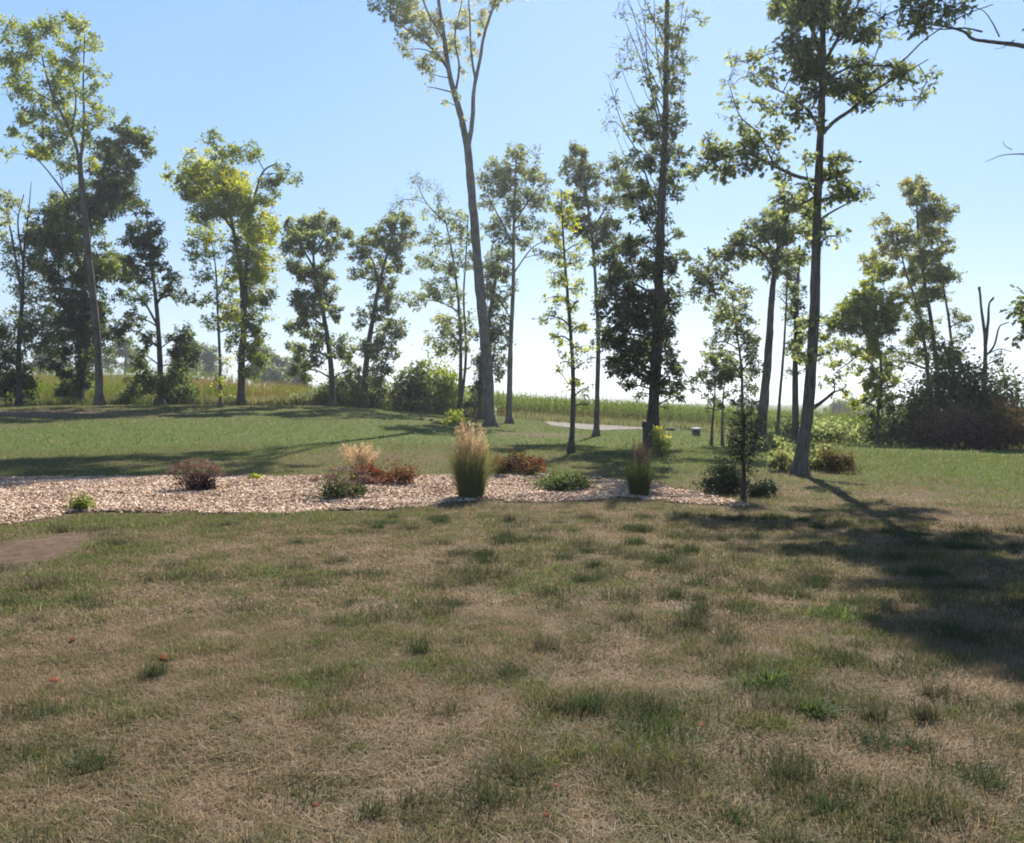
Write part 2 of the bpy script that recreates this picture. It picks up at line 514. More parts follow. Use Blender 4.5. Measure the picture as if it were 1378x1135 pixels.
M_GRASS = mat_leaf('dry_and_green_grass', [(0.0, (.38, .295, .195)), (0.2, (.26, .20, .122)), (0.42, (.172, .146, .074)), (0.68, (.112, .124, .044)), (1.0, (.098, .15, .034))], trans=0.4, gloss=0.012, jitter=0.15, tv=1.4)
mb = MB()
grass_layer(mb, 380000, 2.6, 6.5, .052, .0045, 2)
grass_layer(mb, 420000, 6.5, 14, .056, .0075, 2)
grass_layer(mb, 320000, 14, 32, .075, .013, 1)
grass_layer(mb, 220000, 32, 72, .09, .032, 1)
# dry thatch lying flat between the living blades
for n, d0, d1, hh_, ww_ in ((260000, 2.6, 7, .05, .0045), (240000, 7, 16, .055, .008)):
    x, y = sector_points(n, d0, d1)
    k = (rng.random(n) > dirtness(x, y) * 1.1) & ~inside(BEDW, x, y)
    x, y = x[k], y[k]; n = len(x)
    blades(mb, np.stack([x, y, terrain(x, y) + .002], 1), hh_ * (.3 + .5 * rng.random(n)), ww_ * (.6 + .8 * rng.random(n)), np.clip(.12 + .40 * greenness(x, y) + rng.normal(0, .13, n), 0, 1), lean=2.2, segs=2, curl=.2)
# tussocks standing above the mown thatch, most of them towards the right
nt_ = 560
tx, ty = sector_points(nt_, 3.0, 13, 34)
kp = rng.random(nt_) < .25 + .75 * sstep(-.3, .45, tx / ty + .25 * (fbm(tx, ty, 2) - .5)); kp &= ~inside(BEDW, tx, ty)
for px, py, q in [(690, 1045, 1.3), (640, 1095, 1.2), (905, 1040, 1.5), (880, 985, 1.5), (840, 960, 1.3), (940, 960, 1.3), (1060, 1050, 1.4), (1110, 1062, 1.5), (1150, 1065, 1.3), (1095, 930, 1.5), (1000, 1020, 1.2), (1180, 1010, 1.2), (1235, 1010, 1.1), (560, 1110, 1.2), (500, 1100, 1.2), (720, 1080, 1.1), (965, 880, 1.2), (905, 1060, 1.5), (1040, 1070, 1.2), (1250, 1100, 1.2), (620, 870, 1.0), (980, 870, 1.0)]:
    g_ = ground(px, py); tx = np.append(tx, g_[0]); ty = np.append(ty, g_[1]); kp = np.append(kp, True)
tx, ty = tx[kp], ty[kp]
mt = MB()
for cx_, cy_ in zip(tx, ty):
    k = int(rng.integers(90, 250)); r_ = rng.uniform(.04, .15)
    x = cx_ + rng.normal(0, r_, k); y = cy_ + rng.normal(0, r_ * .8, k)
    tn_ = np.clip(rng.normal(.74, .2) + rng.normal(0, .12, k), .05, 1)
    blades(mt, np.stack([x, y, terrain(x, y) - .005], 1), (.045 + .08 * rng.random(k)) * rng.uniform(.6, 1.3), .0045 * max(1, cy_ / 6) * (.6 + .8 * rng.random(k)), tn_, lean=.75, segs=2)
tag(mb.build('grass', M_GRASS), kind='stuff')
M_TUFT = mat_leaf('coarse_tuft_grass', [(0, (.22, .175, .11)), (.4, (.13, .115, .062)), (.75, (.068, .080, .036)), (1, (.055, .080, .03))], trans=.34, gloss=.012, jitter=.3, tv=1.2)
tag(mt.build('grass_tufts', M_TUFT), kind='stuff')

# ------------------------------------------------------------------ trees
BARK_GREY = mat_bark('grey_brown_bark', (.07, .06, .046), (.20, .172, .138))
BARK_DARK = mat_bark('dark_bark', (.045, .037, .03), (.13, .108, .085))
BARK_PALE = mat_bark('flare_pale_bark', (.085, .074, .06), (.215, .192, .16))  # paler, greyer bark: sun flare over the tall trunk put into its colour
LEAF = dict(
    olive=mat_leaf('olive_green_leaves', [(0, (.05, .062, .03)), (.45, (.11, .135, .055)), (.8, (.17, .195, .08)), (1, (.25, .265, .11))]),
    dark=mat_leaf('dark_green_leaves', [(0, (.03, .042, .02)), (.5, (.08, .105, .038)), (.85, (.13, .16, .052)), (1, (.19, .22, .07))], trans=.58, tv=1.9),
    bright=mat_leaf('yellow_green_leaves', [(0, (.05, .07, .02)), (.4, (.145, .185, .036)), (.8, (.27, .31, .06)), (1, (.38, .39, .09))], trans=.6, tv=1.55),
    pale=mat_leaf('pale_dry_green_leaves', [(0, (.07, .08, .038)), (.4, (.16, .18, .07)), (.8, (.25, .26, .10)), (1, (.34, .32, .14))], trans=.5),
    autumn=mat_leaf('turning_leaves', [(0, (.06, .035, .018)), (.4, (.10, .06, .028)), (.75, (.15, .105, .04)), (1, (.11, .12, .04))], trans=.4, tv=1.3),
)


class Tree:
    """trunk and limbs as tubes, leaves in clumps on twigs grown from the limbs"""
    def __init__(s, base, Y, bark, leaf, label, group=None, name='tree', cat='tree', leafpx=4.6, cover=2.0, near=False, droop=.25, aspect=.58):
        s.Y = Y; s.sc = Y / F; leafpx = leafpx * (.86 if not near else 1)
        X = at(base[0], base[1], Y)[0]
        s.p0 = on(X, Y)
        s.root = empty(name, s.p0, label, cat, group)
        s.trunk = MB(); s.crown = MB(); s.nodes = []
        s.bark = bark; s.leaf = leaf; s.size = leafpx * s.sc; s.cover = cover * .92; s.near = near; s.droop = droop; s.aspect = aspect
        s.leafsum = 0

    def limb(s, pts, w0, w1, ground=False, bend=.0, sides=9, taper=1.0, dy=0.0):
        """pts in photograph pixels; w in pixels of thickness; dy: how far the tip leans towards / away from the viewer in metres"""
        P = [at(px, py, s.Y) for px, py in pts]
        if ground:
            off = s.p0[2] - P[0][2]
            P[0] = s.p0.copy(); P[0][2] -= .15
        P = np.array(P)
        n = len(P)
        P[:, 1] += np.linspace(0, 1, n) ** 1.5 * dy
        Q = smooth_path(P, 5)
        t = np.concatenate([[0], np.cumsum(np.linalg.norm(np.diff(Q, axis=0), axis=1))]); t /= t[-1]
        if bend:
            Q[1:-1] += rng.normal(0, bend, (len(Q) - 2, 3))
        R = (w0 + (w1 - w0) * t ** taper) * .5 * s.sc
        if ground:   # root flare
            hgt = Q[:, 2] - s.p0[2]
            R = R * (1 + .85 * np.exp(-np.clip(hgt, 0, None) / .22))
        tube(s.trunk, Q, R, sides, rough=.24)
        for q, r in zip(Q, R):
            s.nodes.append((*q, r))
        return Q

    def twig(s, a, b, r0, r1, sides=4, sag=.08, n=4):
        m = (a + b) / 2 + rng.normal(0, .06, 3) * np.linalg.norm(b - a); m[2] += sag * np.linalg.norm(b - a)
        Q = smooth_path([a, m, b], n)
        tube(s.trunk, Q, np.linspace(r0, r1, len(Q)), sides)
        return Q

    def blob(s, x, y, rx, ry, dens=1.0, tint=.5, dy=None, bare=False):
        C = at(x, y, s.Y); a = rx * s.sc; b = ry * s.sc
        dep = (a + b) / 2
        C[1] += rng.normal(0, .8) * dep if dy is None else dy
        N = np.array(s.nodes)
        dv = N[:, :3] - C
        cost = np.linalg.norm(dv, axis=1) + 1.3 * np.clip(dv[:, 2] + .25 * np.abs(dv[:, 0]), 0, None)
        j = int(np.argmin(cost)); A = N[j, :3]; rA = N[j, 3]
        ln = np.linalg.norm(C - A)
        r0 = min(rA * .62, .012 + .020 * ln + .02 * dep)
        Q = s.twig(A, C + (C - A) / max(ln, .01) * .3 * dep, r0, .012 if s.near else .018, sides=6, sag=.10, n=5)
        for q, r in zip(Q[2:], np.linspace(r0, .02, len(Q))[2:]):
            s.nodes.append((*q, r))
        area = PI * a * b
        cl = max(.16, min(.40 * min(a, b), .80))                       # clump radius
        nc = int(np.clip(1.7 * dens * area / (cl * cl * 2.2), 5, 46))
        u = unit(rng.normal(size=(nc, 3))) * (rng.random((nc, 1)) ** .42) * (.75 + .5 * rng.random((nc, 1)))
        q = C + u * np.array([a, dep, b]) * .92
        nl = int(s.cover * dens * area / (s.size ** 2 * .26 * .62))
        per = max(3, nl // nc)
        for c in q:
            d = np.linalg.norm(Q - c, axis=1); st = Q[int(np.argmin(d))]
            s.twig(st, c, max(.008, .006 + .006 * ln * .3), .005 + .0006 * s.Y * .1, 3, sag=.12, n=3)
            if bare:
                for _ in range(5):
                    e = c + rng.normal(0, 1, 3) * cl * 1.1 + np.array([0, 0, cl * .6])
                    s.twig(c, e, .007, .004, 3, n=2)
                k = max(2, int(per * .3))
                off = rng.normal(size=(k, 3)) * cl * np.array([.62, .62, .45])
            else:
                # leaves sit along a few side shoots that leave the twig, denser near it
                k = int(per * (.35 + 1.3 * rng.random()))
                ns = int(rng.integers(3, 7))
                dirs = unit(rng.normal(size=(ns, 3)) + (c - st) * .9 / max(np.linalg.norm(c - st), .05)) * cl * (.7 + .9 * rng.random((ns, 1)))
                dirs[:, 2] = dirs[:, 2] * .8 - .12 * cl * s.droop * 4 * rng.random(ns)
                w_ = rng.integers(0, ns, k)
                off = dirs[w_] * (rng.random((k, 1)) ** .8) + rng.normal(size=(k, 3)) * cl * .24
                if s.near or s.Y < 45:
                    for dv_ in dirs: s.twig(c, c + dv_, .006, .003, 3, n=2)
            P = c + off
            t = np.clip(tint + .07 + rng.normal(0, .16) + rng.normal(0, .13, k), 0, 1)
            leaves(s.crown, P, s.size, t, up=.45, droop=s.droop, aspect=s.aspect, out=unit(off + 1e-6), shape='lobed' if s.near else 'kite')
        s.leafsum += per * nc

    def done(s):
        s.trunk.build('trunk', s.bark, s.root, smooth=True)
        if s.crown.n:
            s.crown.build('crown', s.leaf, s.root)
        return s.root


ROW = 'trees along the edge of the field'
LAWNT = 'trees standing on the lawn'

# --- left row, about sixty metres off
t = Tree((26, 545), 59, BARK_DARK, LEAF['pale'], 'thin half bare tree at the left edge of the picture, twiggy top', ROW, cover=1.4)
t.limb([(24, 545), (25, 480), (30, 400), (32, 340), (38, 290), (42, 245)], 8, .7, True)
t.limb([(30, 400), (18, 330), (8, 280)], 4, 1.5); t.limb([(31, 350), (24, 300), (32, 262)], 3, 1.2)
for b in [(22, 285, 18, 25, .7), (38, 320, 22, 22, .8), (28, 360, 30, 20, .8), (50, 345, 14, 12, .5), (20, 405, 24, 28, .9), (50, 400, 16, 14, .6), (5, 340, 20, 30, .7)]: t.blob(*b)
for b in [(18, 440, 26, 22, 1.3, .35), (48, 445, 28, 22, 1.3, .45), (62, 462, 22, 16, 1.2, .4), (18, 480, 20, 26, 1.5, .2), (0, 460, 24, 40, 1.4, .2)]: t.blob(*b)
t.done()

t = Tree((108, 543), 63, BARK_DARK, LEAF['dark'], 'dark leafy tree just behind the tallest pale-leaved one on the left', ROW, cover=2.9)
t.limb([(108, 543), (110, 470), (112, 400), (118, 330), (130, 270), (150, 220), (172, 190)], 12, 2.5, True)
t.limb([(113, 380), (98, 320), (88, 270)], 6, 2)
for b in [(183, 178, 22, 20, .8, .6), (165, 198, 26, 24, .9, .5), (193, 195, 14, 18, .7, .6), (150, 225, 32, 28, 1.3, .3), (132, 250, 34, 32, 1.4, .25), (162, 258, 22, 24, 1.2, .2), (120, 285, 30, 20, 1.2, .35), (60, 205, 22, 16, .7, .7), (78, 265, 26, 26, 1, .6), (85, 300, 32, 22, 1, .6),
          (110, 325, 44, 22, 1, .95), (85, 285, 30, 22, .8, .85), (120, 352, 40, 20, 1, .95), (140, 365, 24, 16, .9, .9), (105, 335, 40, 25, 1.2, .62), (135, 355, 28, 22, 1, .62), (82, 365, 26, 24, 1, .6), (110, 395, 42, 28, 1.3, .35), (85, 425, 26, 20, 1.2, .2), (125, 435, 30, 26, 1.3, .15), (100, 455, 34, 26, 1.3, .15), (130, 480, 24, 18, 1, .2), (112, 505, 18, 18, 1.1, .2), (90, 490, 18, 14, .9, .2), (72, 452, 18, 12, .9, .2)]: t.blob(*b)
t.done()

t = Tree((135, 548), 57, BARK_GREY, LEAF['bright'], 'tallest tree of the left row, straight bare trunk and airy yellow-green top', ROW, cover=1.6)
t.limb([(135, 548), (130, 450), (122, 370), (116, 310), (110, 250), (107, 215)], 11, 6.5, True)
t.limb([(107, 215), (96, 178), (76, 140), (62, 100), (50, 45)], 4.5, 1.2); t.limb([(108, 222), (113, 170), (112, 110), (114, 45)], 4.5, 1.2)
t.limb([(96, 178), (102, 130), (88, 80)], 3, 1); t.limb([(112, 300), (88, 262), (60, 225), (30, 195)], 3, 1.2); t.limb([(76, 140), (50, 125), (32, 108)], 2.2, .9)
for b in [(52, 48, 22, 22, .9), (78, 50, 18, 22, .8), (112, 42, 18, 20, .9), (98, 62, 16, 18, .7), (128, 62, 14, 18, .7), (38, 80, 24, 24, 1), (66, 88, 24, 24, .9), (112, 92, 20, 22, .8), (132, 100, 10, 16, .5), (30, 118, 22, 20, .9), (60, 125, 26, 20, .9), (88, 130, 20, 20, .7), (120, 130, 18, 20, .8),
          (48, 155, 26, 16, .8), (78, 165, 24, 18, .9), (130, 155, 14, 20, .7), (140, 105, 8, 8, .4), (70, 190, 22, 16, .9), (92, 195, 14, 18, .6), (125, 180, 18, 16, .7), (95, 225, 24, 16, .8, .55), (60, 200, 22, 14, .8, .55), (28, 170, 18, 20, .5), (22, 210, 14, 14, .4), (120, 215, 14, 12, .6, .6), (20, 45, 18, 20, .6), (12, 85, 18, 24, .7)]: t.blob(*b)
t.done()

t = Tree((216, 543), 58, BARK_DARK, LEAF['dark'], 'small dark tree with drooping twigs between two taller leafy trees', ROW, cover=2.3, droop=.8)
t.limb([(217, 543), (215, 480), (212, 430), (206, 370), (200, 320), (197, 280)], 9, 1.5, True)
t.limb([(213, 440), (190, 400), (172, 385)], 4, 1.2); t.limb([(210, 410), (235, 375), (246, 372)], 4, 1.2); t.limb([(215, 470), (240, 452), (252, 470)], 1.8, .6)
for b in [(196, 284, 12, 14, .9, .4), (200, 305, 18, 16, 1.1, .25), (190, 325, 22, 16, 1.1, .2), (208, 335, 20, 16, 1.1, .2), (182, 350, 22, 16, 1, .2), (215, 355, 18, 14, .9, .2), (172, 375, 16, 14, .8, .2), (198, 375, 20, 14, .9, .2), (235, 370, 16, 12, .7, .2), (180, 400, 22, 14, .7, .2), (240, 395, 18, 12, .7, .2), (222, 390, 14, 12, .6, .25), (256, 402, 10, 10, .6, .2),
          (180, 432, 22, 14, .8, .3), (168, 450, 16, 14, .9, .2), (196, 455, 16, 14, .8, .3), (243, 460, 18, 20, 1.3, .15), (255, 475, 12, 18, 1.2, .12), (238, 490, 12, 14, 1, .2), (190, 480, 14, 18, .8, .25), (205, 510, 24, 18, 1, .25), (228, 520, 16, 16, 1, .2)]: t.blob(*b)
t.done()

t = Tree((325, 541), 61, BARK_DARK, LEAF['bright'], 'broad yellow-green tree with a spreading top and a dark lower trunk', ROW, cover=1.55)
t.limb([(323, 541), (325, 490), (328, 440), (325, 380), (316, 320), (304, 260), (298, 215)], 11, 2, True)
t.limb([(328, 430), (332, 360), (338, 290), (352, 235), (372, 220)], 7, 1.8); t.limb([(314, 310), (285, 270), (255, 240)], 4, 1.3); t.limb([(303, 255), (292, 220), (287, 185)], 3, 1.2)
for b in [(290, 240, 40, 22, 1, .8), (325, 265, 40, 24, 1, .75), (300, 290, 36, 20, .9, .6), (345, 300, 30, 22, .9, .7), (335, 365, 36, 20, 1, .75), (250, 250, 26, 16, .9, .6), (287, 188, 18, 12, .7, .3), (298, 206, 24, 14, .9, .35), (345, 218, 26, 16, .9, .25), (375, 232, 24, 14, .8, .25), (398, 240, 12, 10, .6, .25), (362, 250, 24, 14, .8, .25), (240, 238, 20, 14, .9, .55), (262, 235, 22, 16, 1, .7), (295, 235, 34, 20, 1.3, .8), (318, 250, 26, 18, 1.2, .75), (275, 265, 30, 20, 1.2, .65), (310, 275, 34, 20, 1.2, .7), (345, 280, 28, 20, 1.1, .7), (285, 292, 24, 16, .9, .6),
          (330, 305, 30, 18, 1.1, .65), (358, 315, 22, 22, 1, .7), (260, 290, 16, 12, .6, .5), (345, 345, 32, 22, 1.1, .6), (315, 335, 18, 20, .8, .3), (330, 375, 34, 16, 1.2, .75), (362, 360, 18, 18, .8, .6), (340, 405, 28, 22, 1.3, .1), (325, 430, 20, 20, 1.2, .1), (352, 435, 18, 24, 1.1, .15), (335, 465, 26, 22, 1.2, .1), (350, 480, 16, 16, 1, .2), (308, 465, 10, 14, .8, .15), (342, 500, 14, 12, .8, .3)]: t.blob(*b)
t.done()

t = Tree((296, 549), 54, BARK_GREY, LEAF['bright'], 'slender young tree with light green sprays in front of the broad yellow-green tree', ROW, cover=1.4)
t.limb([(296, 549), (296, 490), (293, 420), (290, 360), (284, 320)], 5, 1.2, True)
t.limb([(293, 400), (302, 370), (306, 340)], 2, .8)
for b in [(262, 322, 24, 14, .9, .7), (285, 318, 20, 14, .8, .6), (255, 342, 16, 10, .7, .6), (275, 345, 22, 12, .8, .7), (285, 372, 18, 14, .8, .6), (306, 390, 16, 14, .8, .75), (280, 405, 16, 12, .7, .6), (308, 420, 20, 12, .9, .8), (290, 435, 20, 10, .7, .65), (316, 440, 16, 8, .7, .7), (303, 490, 10, 14, .6, .7), (302, 520, 10, 14, .6, .7)]: t.blob(*b)
t.done()

t = Tree((447, 545), 60, BARK_DARK, LEAF['olive'], 'grey-green tree with a curved leaning trunk, left of the right-leaning dark one', ROW, cover=2.9)
t.limb([(449, 545), (446, 500), (440, 450), (431, 400), (422, 350), (424, 305)], 9, 2, True)
t.limb([(425, 365), (405, 330), (395, 308)], 3.5, 1.2); t.limb([(424, 340), (442, 315), (458, 312)], 3.5, 1.2); t.limb([(438, 440), (412, 425), (400, 440)], 3, 1.2)
for b in [(424, 294, 18, 12, .8, .55), (408, 310, 22, 14, 1, .45), (440, 305, 24, 14, .9, .5), (460, 318, 14, 14, .7, .55), (396, 335, 16, 14, .9, .4), (420, 335, 26, 18, 1.1, .35), (444, 335, 18, 14, .7, .5), (405, 362, 22, 18, 1.1, .3), (428, 370, 20, 18, 1, .35), (412, 395, 20, 16, 1, .3), (438, 400, 18, 16, 1, .4), (425, 420, 26, 18, 1.1, .4), (450, 425, 10, 14, .8, .5), (405, 440, 20, 14, 1, .35), (430, 448, 18, 14, .8, .35), (398, 470, 16, 14, .8, .4), (420, 480, 20, 16, .8, .4), (465, 470, 18, 18, 1, .3), (470, 500, 16, 18, 1, .3), (405, 500, 20, 14, .8, .35)]: t.blob(*b)
t.done()

t = Tree((490, 545), 60, BARK_DARK, LEAF['olive'], 'dark-trunked tree leaning right, grey-green crown right of the curved trunk', ROW, cover=2.6)
t.limb([(489, 545), (493, 490), (500, 440), (509, 390), (520, 345), (533, 300)], 10, 2, True)
t.limb([(509, 385), (503, 355), (492, 335)], 3.5, 1.2); t.limb([(520, 345), (545, 320)], 3, 1.2)
for b in [(540, 292, 22, 12, .8, .5), (520, 308, 22, 14, .9, .5), (548, 315, 18, 14, .8, .5), (500, 322, 20, 14, .9, .5), (525, 335, 24, 16, 1, .45), (488, 345, 18, 16, .9, .5), (505, 360, 22, 16, .9, .45), (480, 372, 14, 10, .7, .5), (535, 355, 14, 14, .7, .4), (515, 385, 20, 16, .9, .4), (530, 410, 18, 14, .8, .45), (508, 420, 18, 14, .8, .35), (525, 440, 22, 16, .9, .35), (505, 465, 22, 20, 1, .3), (528, 472, 14, 14, .7, .35), (510, 500, 20, 20, 1, .3), (488, 430, 10, 18, .6, .35), (478, 520, 16, 14, .9, .35)]: t.blob(*b)
t.done()

t = Tree((618, 560), 62, BARK_DARK, LEAF['olive'], 'thin airy tree with bare twiggy top just left of the tall forked trunk', ROW, cover=1.6)
t.limb([(617, 560), (620, 490), (618, 420), (610, 350), (600, 300), (588, 262)], 6, 1.2, True)
t.limb([(628, 560), (627, 480), (624, 400), (628, 330), (630, 290)], 4.5, 1.2, True)
t.limb([(600, 300), (575, 275), (560, 245)], 2.2, .8)
for b in [(570, 250, 22, 14, .5, .4, None, True), (548, 270, 22, 14, .5, .4, None, True), (590, 265, 18, 12, .5, .4, None, True), (528, 285, 16, 10, .4, .4, None, True)]: t.blob(*b)
for b in [(590, 292, 20, 12, .7, .6), (615, 300, 18, 14, .8, .6), (578, 318, 20, 12, .6, .5), (605, 328, 24, 14, .8, .6), (630, 318, 14, 14, .7, .5), (575, 350, 22, 14, .7, .5), (602, 362, 24, 16, .9, .5), (628, 350, 14, 16, .8, .5), (562, 405, 18, 12, .8, .6), (590, 395, 24, 16, .9, .55), (612, 400, 20, 16, .8, .55), (574, 385, 12, 12, .6, .55), (600, 430, 22, 16, .9, .6), (628, 440, 14, 18, .8, .4), (612, 465, 26, 18, 1, .5), (585, 455, 18, 16, .8, .65)]: t.blob(*b)
t.done()

t = Tree((646, 560), 60, BARK_DARK, LEAF['dark'], 'dark vine-covered trunk rising behind the tall forked tree', ROW, cover=2.2)
t.limb([(644, 560), (648, 500), (658, 430), (668, 370), (672, 330)], 9, 3, True)
for b in [(668, 365, 18, 18, .9, .5), (676, 340, 14, 14, .7, .5), (660, 395, 14, 16, .9, .4), (668, 420, 16, 16, 1.1, .15), (672, 450, 16, 18, 1, .35), (655, 450, 14, 18, 1.1, .15), (666, 480, 16, 18, 1, .3), (648, 490, 14, 20, 1.1, .2), (672, 505, 10, 14, .7, .4), (645, 525, 12, 18, 1.1, .15)]: t.blob(*b)
t.done()

# --- centre
t = Tree((660, 580), 48.5, BARK_PALE, LEAF['pale'], 'tallest tree of all, thick pale trunk forking high up in the middle of the view', LAWNT, leafpx=5, cover=1.5)
t.limb([(661, 580), (657, 520), (652, 450), (646, 390), (640, 320), (634, 250), (629, 195)], 15.5, 10, True, sides=12)
t.limb([(629, 198), (621, 160), (611, 125), (603, 90), (597, 45), (590, 0), (586, -50)], 9.5, 3); t.limb([(630, 198), (636, 160), (638, 120), (646, 80), (651, 50), (662, 15), (676, -20), (690, -60)], 6.5, 2)
t.limb([(604, 95), (590, 75), (570, 55), (545, 38), (520, 12)], 4, 1.2); t.limb([(612, 130), (618, 90), (612, 50), (622, 0)], 3.5, 1.2); t.limb([(640, 110), (634, 70), (632, 20), (628, -30)], 3.5, 1.2); t.limb([(598, 55), (575, 15), (560, -30)], 3.5, 1.2)
for b in [(512, 10, 16, 10, .7, .5), (535, 22, 20, 14, 1.1, .5), (560, 25, 20, 14, .9, .55), (545, 45, 18, 10, .9, .5), (572, 48, 18, 14, 1.1, .55), (590, 30, 16, 16, .8, .55), (545, 70, 8, 7, .9, .5), (556, 78, 8, 6, .7, .5), (572, 85, 14, 10, 1.1, .5), (582, 100, 10, 8, .9, .5), (590, 70, 14, 14, .9, .6), (612, 40, 18, 18, .7, .6), (570, 95, 8, 8, .9, .45), (576, 115, 5, 6, .5, .6), (612, 62, 12, 12, .7, .6),
          (640, 25, 18, 16, .7, .75), (632, 60, 10, 14, .6, .7), (632, 75, 6, 8, .5, .7), (662, 10, 20, 14, .6, .75), (690, 8, 14, 8, .4, .75), (600, 138, 5, 6, .7, .5), (616, 130, 6, 6, .6, .55), (627, 165, 6, 5, .4, .5), (622, 98, 6, 8, .5, .5),
          (540, -15, 30, 18, 1, .5), (590, -25, 34, 22, 1, .5), (640, -20, 30, 22, .8, .6), (690, -25, 24, 18, .6, .6), (560, -60, 40, 22, 1, .5), (620, -75, 44, 26, 1, .5), (680, -70, 34, 22, .8, .5), (490, -40, 36, 22, 3.6, .5), (525, -62, 44, 26, 3.6, .5), (468, -85, 36, 24, 3.6, .5), (560, -105, 54, 30, 3.6, .5), (510, -120, 44, 26, 3.6, .5), (610, -130, 50, 30, 1.6, .5), (440, -50, 30, 18, 3.6, .5)]: t.blob(*b)
t.done()

t = Tree((685, 574), 57, BARK_GREY, LEAF['olive'], 'slim straight tree with a round crown just right of the tall forked trunk', LAWNT, cover=1.9)
t.limb([(684, 574), (686, 510), (688, 440), (691, 380), (691, 320), (693, 260), (695, 215)], 8.5, 2, True)
t.limb([(691, 330), (670, 290), (658, 265)], 3, 1.2); t.limb([(692, 300), (715, 265), (728, 250)], 3, 1.2); t.limb([(690, 370), (715, 335), (733, 325)], 2.5, 1); t.limb([(688, 430), (672, 405), (660, 398)], 2.2, 1)
for b in [(690, 203, 18, 14, .9, .5), (710, 210, 16, 12, .8, .45), (668, 218, 18, 14, .8, .45), (655, 238, 16, 14, .8, .4), (690, 228, 24, 16, 1.1, .45), (715, 238, 20, 16, .9, .45), (735, 242, 10, 10, .6, .4), (675, 255, 26, 18, 1, .4), (704, 262, 26, 18, 1.1, .4), (728, 270, 16, 14, .7, .4), (655, 272, 18, 12, .8, .35), (690, 290, 30, 14, .9, .3), (668, 308, 22, 12, .9, .25), (715, 302, 24, 10, .7, .35), (705, 325, 20, 10, .6, .35), (682, 325, 18, 10, .8, .25), (736, 318, 18, 9, .7, .3), (726, 342, 16, 7, .6, .25), (748, 308, 12, 8, .5, .35), (662, 345, 14, 12, .6, .4),
          (668, 362, 20, 12, .9, .2), (682, 370, 14, 10, .8, .25), (672, 398, 18, 10, .9, .2), (655, 380, 12, 10, .7, .3), (690, 385, 8, 8, .6, .3)]: t.blob(*b)
t.done()

t = Tree((768, 612), 27.2, BARK_DARK, LEAF['bright'], 'young slender tree on the lawn with sparse glowing yellow-green leaves', LAWNT, leafpx=5.2, cover=1.05)
t.limb([(768, 612), (771, 560), (771, 500), (768, 450), (764, 400), (760, 350), (757, 300), (755, 255)], 7.5, 1.5, True)
for b in [(757, 262, 14, 12, .9, .8), (752, 285, 16, 12, 1, .75), (768, 290, 14, 12, .7, .8), (755, 315, 18, 14, 1, .8), (776, 330, 14, 10, .7, .8), (748, 345, 18, 14, 1, .75), (772, 358, 20, 12, .9, .8), (752, 375, 20, 12, .9, .75), (778, 388, 18, 12, .8, .8), (748, 400, 18, 10, .8, .7), (772, 412, 20, 10, .8, .75), (742, 428, 18, 10, .7, .6), (766, 436, 20, 10, .8, .65), (784, 440, 16, 9, .7, .7), (750, 455, 16, 10, .6, .6), (774, 468, 18, 10, .7, .7), (760, 488, 18, 9, .6, .6), (784, 490, 14, 8, .5, .7), (766, 518, 20, 9, .8, .8), (784, 525, 16, 7, .6, .8), (750, 500, 8, 6, .4, .6), (790, 545, 8, 5, .3, .8)]: t.blob(*b)
t.done()

t = Tree((802, 585), 43, BARK_GREY, LEAF['olive'], 'slim tree with a narrow dark clumped crown behind the young yellow-green tree', LAWNT, cover=2.2)
t.limb([(802, 585), (804, 520), (805, 450), (802, 390), (798, 330), (790, 270), (782, 205)], 7.5, 2, True)
t.limb([(796, 310), (815, 280), (832, 240)], 2.5, 1)
for b in [(778, 205, 14, 14, 1, .4), (768, 220, 16, 14, 1.1, .4), (790, 222, 16, 14, 1.1, .35), (782, 245, 20, 14, 1.2, .35), (803, 240, 14, 14, .9, .35), (778, 268, 18, 12, 1.1, .3), (798, 272, 18, 12, .9, .3), (772, 292, 18, 14, 1.2, .2), (795, 300, 22, 14, 1.2, .2), (815, 300, 16, 16, 1.2, .2), (782, 312, 18, 10, 1, .25), (806, 322, 18, 12, 1.1, .2), (823, 318, 12, 12, 1, .2), (830, 222, 18, 14, .9, .5), (838, 245, 16, 16, 1, .45), (825, 262, 14, 14, .8, .4), (845, 270, 14, 12, .8, .4)]: t.blob(*b)
t.done()

# --- the big dark one right of centre
t = Tree((877, 601), 31.5, BARK_DARK, LEAF['dark'], 'tall dark leafy tree right of the middle, twiggy bare top and heavy low foliage', LAWNT, leafpx=6, cover=2.1)
t.limb([(877, 601), (879, 560), (882, 500), (885, 430), (887, 360), (890, 280), (894, 200), (896, 130), (897, 60), (898, -20)], 17, 5, True, sides=11)
t.limb([(893, 200), (878, 130), (862, 80), (842, 30)], 2.6, .8); t.limb([(894, 180), (872, 90), (868, 30), (858, 0)], 2.4, .8); t.limb([(896, 110), (915, 60), (925, 10)], 2.4, .8); t.limb([(888, 300), (862, 215), (838, 170), (820, 110)], 2.6, .8); t.limb([(895, 140), (884, 70), (880, 0)], 2, .8); t.limb([(892, 230), (910, 170), (918, 110)], 2, .8); t.limb([(888, 330), (866, 290), (848, 250)], 2.4, .8)
t.limb([(886, 400), (850, 380), (820, 370)], 4, 1.3); t.limb([(884, 460), (850, 450), (822, 460)], 4, 1.3); t.limb([(884, 470), (905, 480), (930, 515)], 3.2, 1); t.limb([(888, 340), (905, 320), (925, 318)], 3, 1)
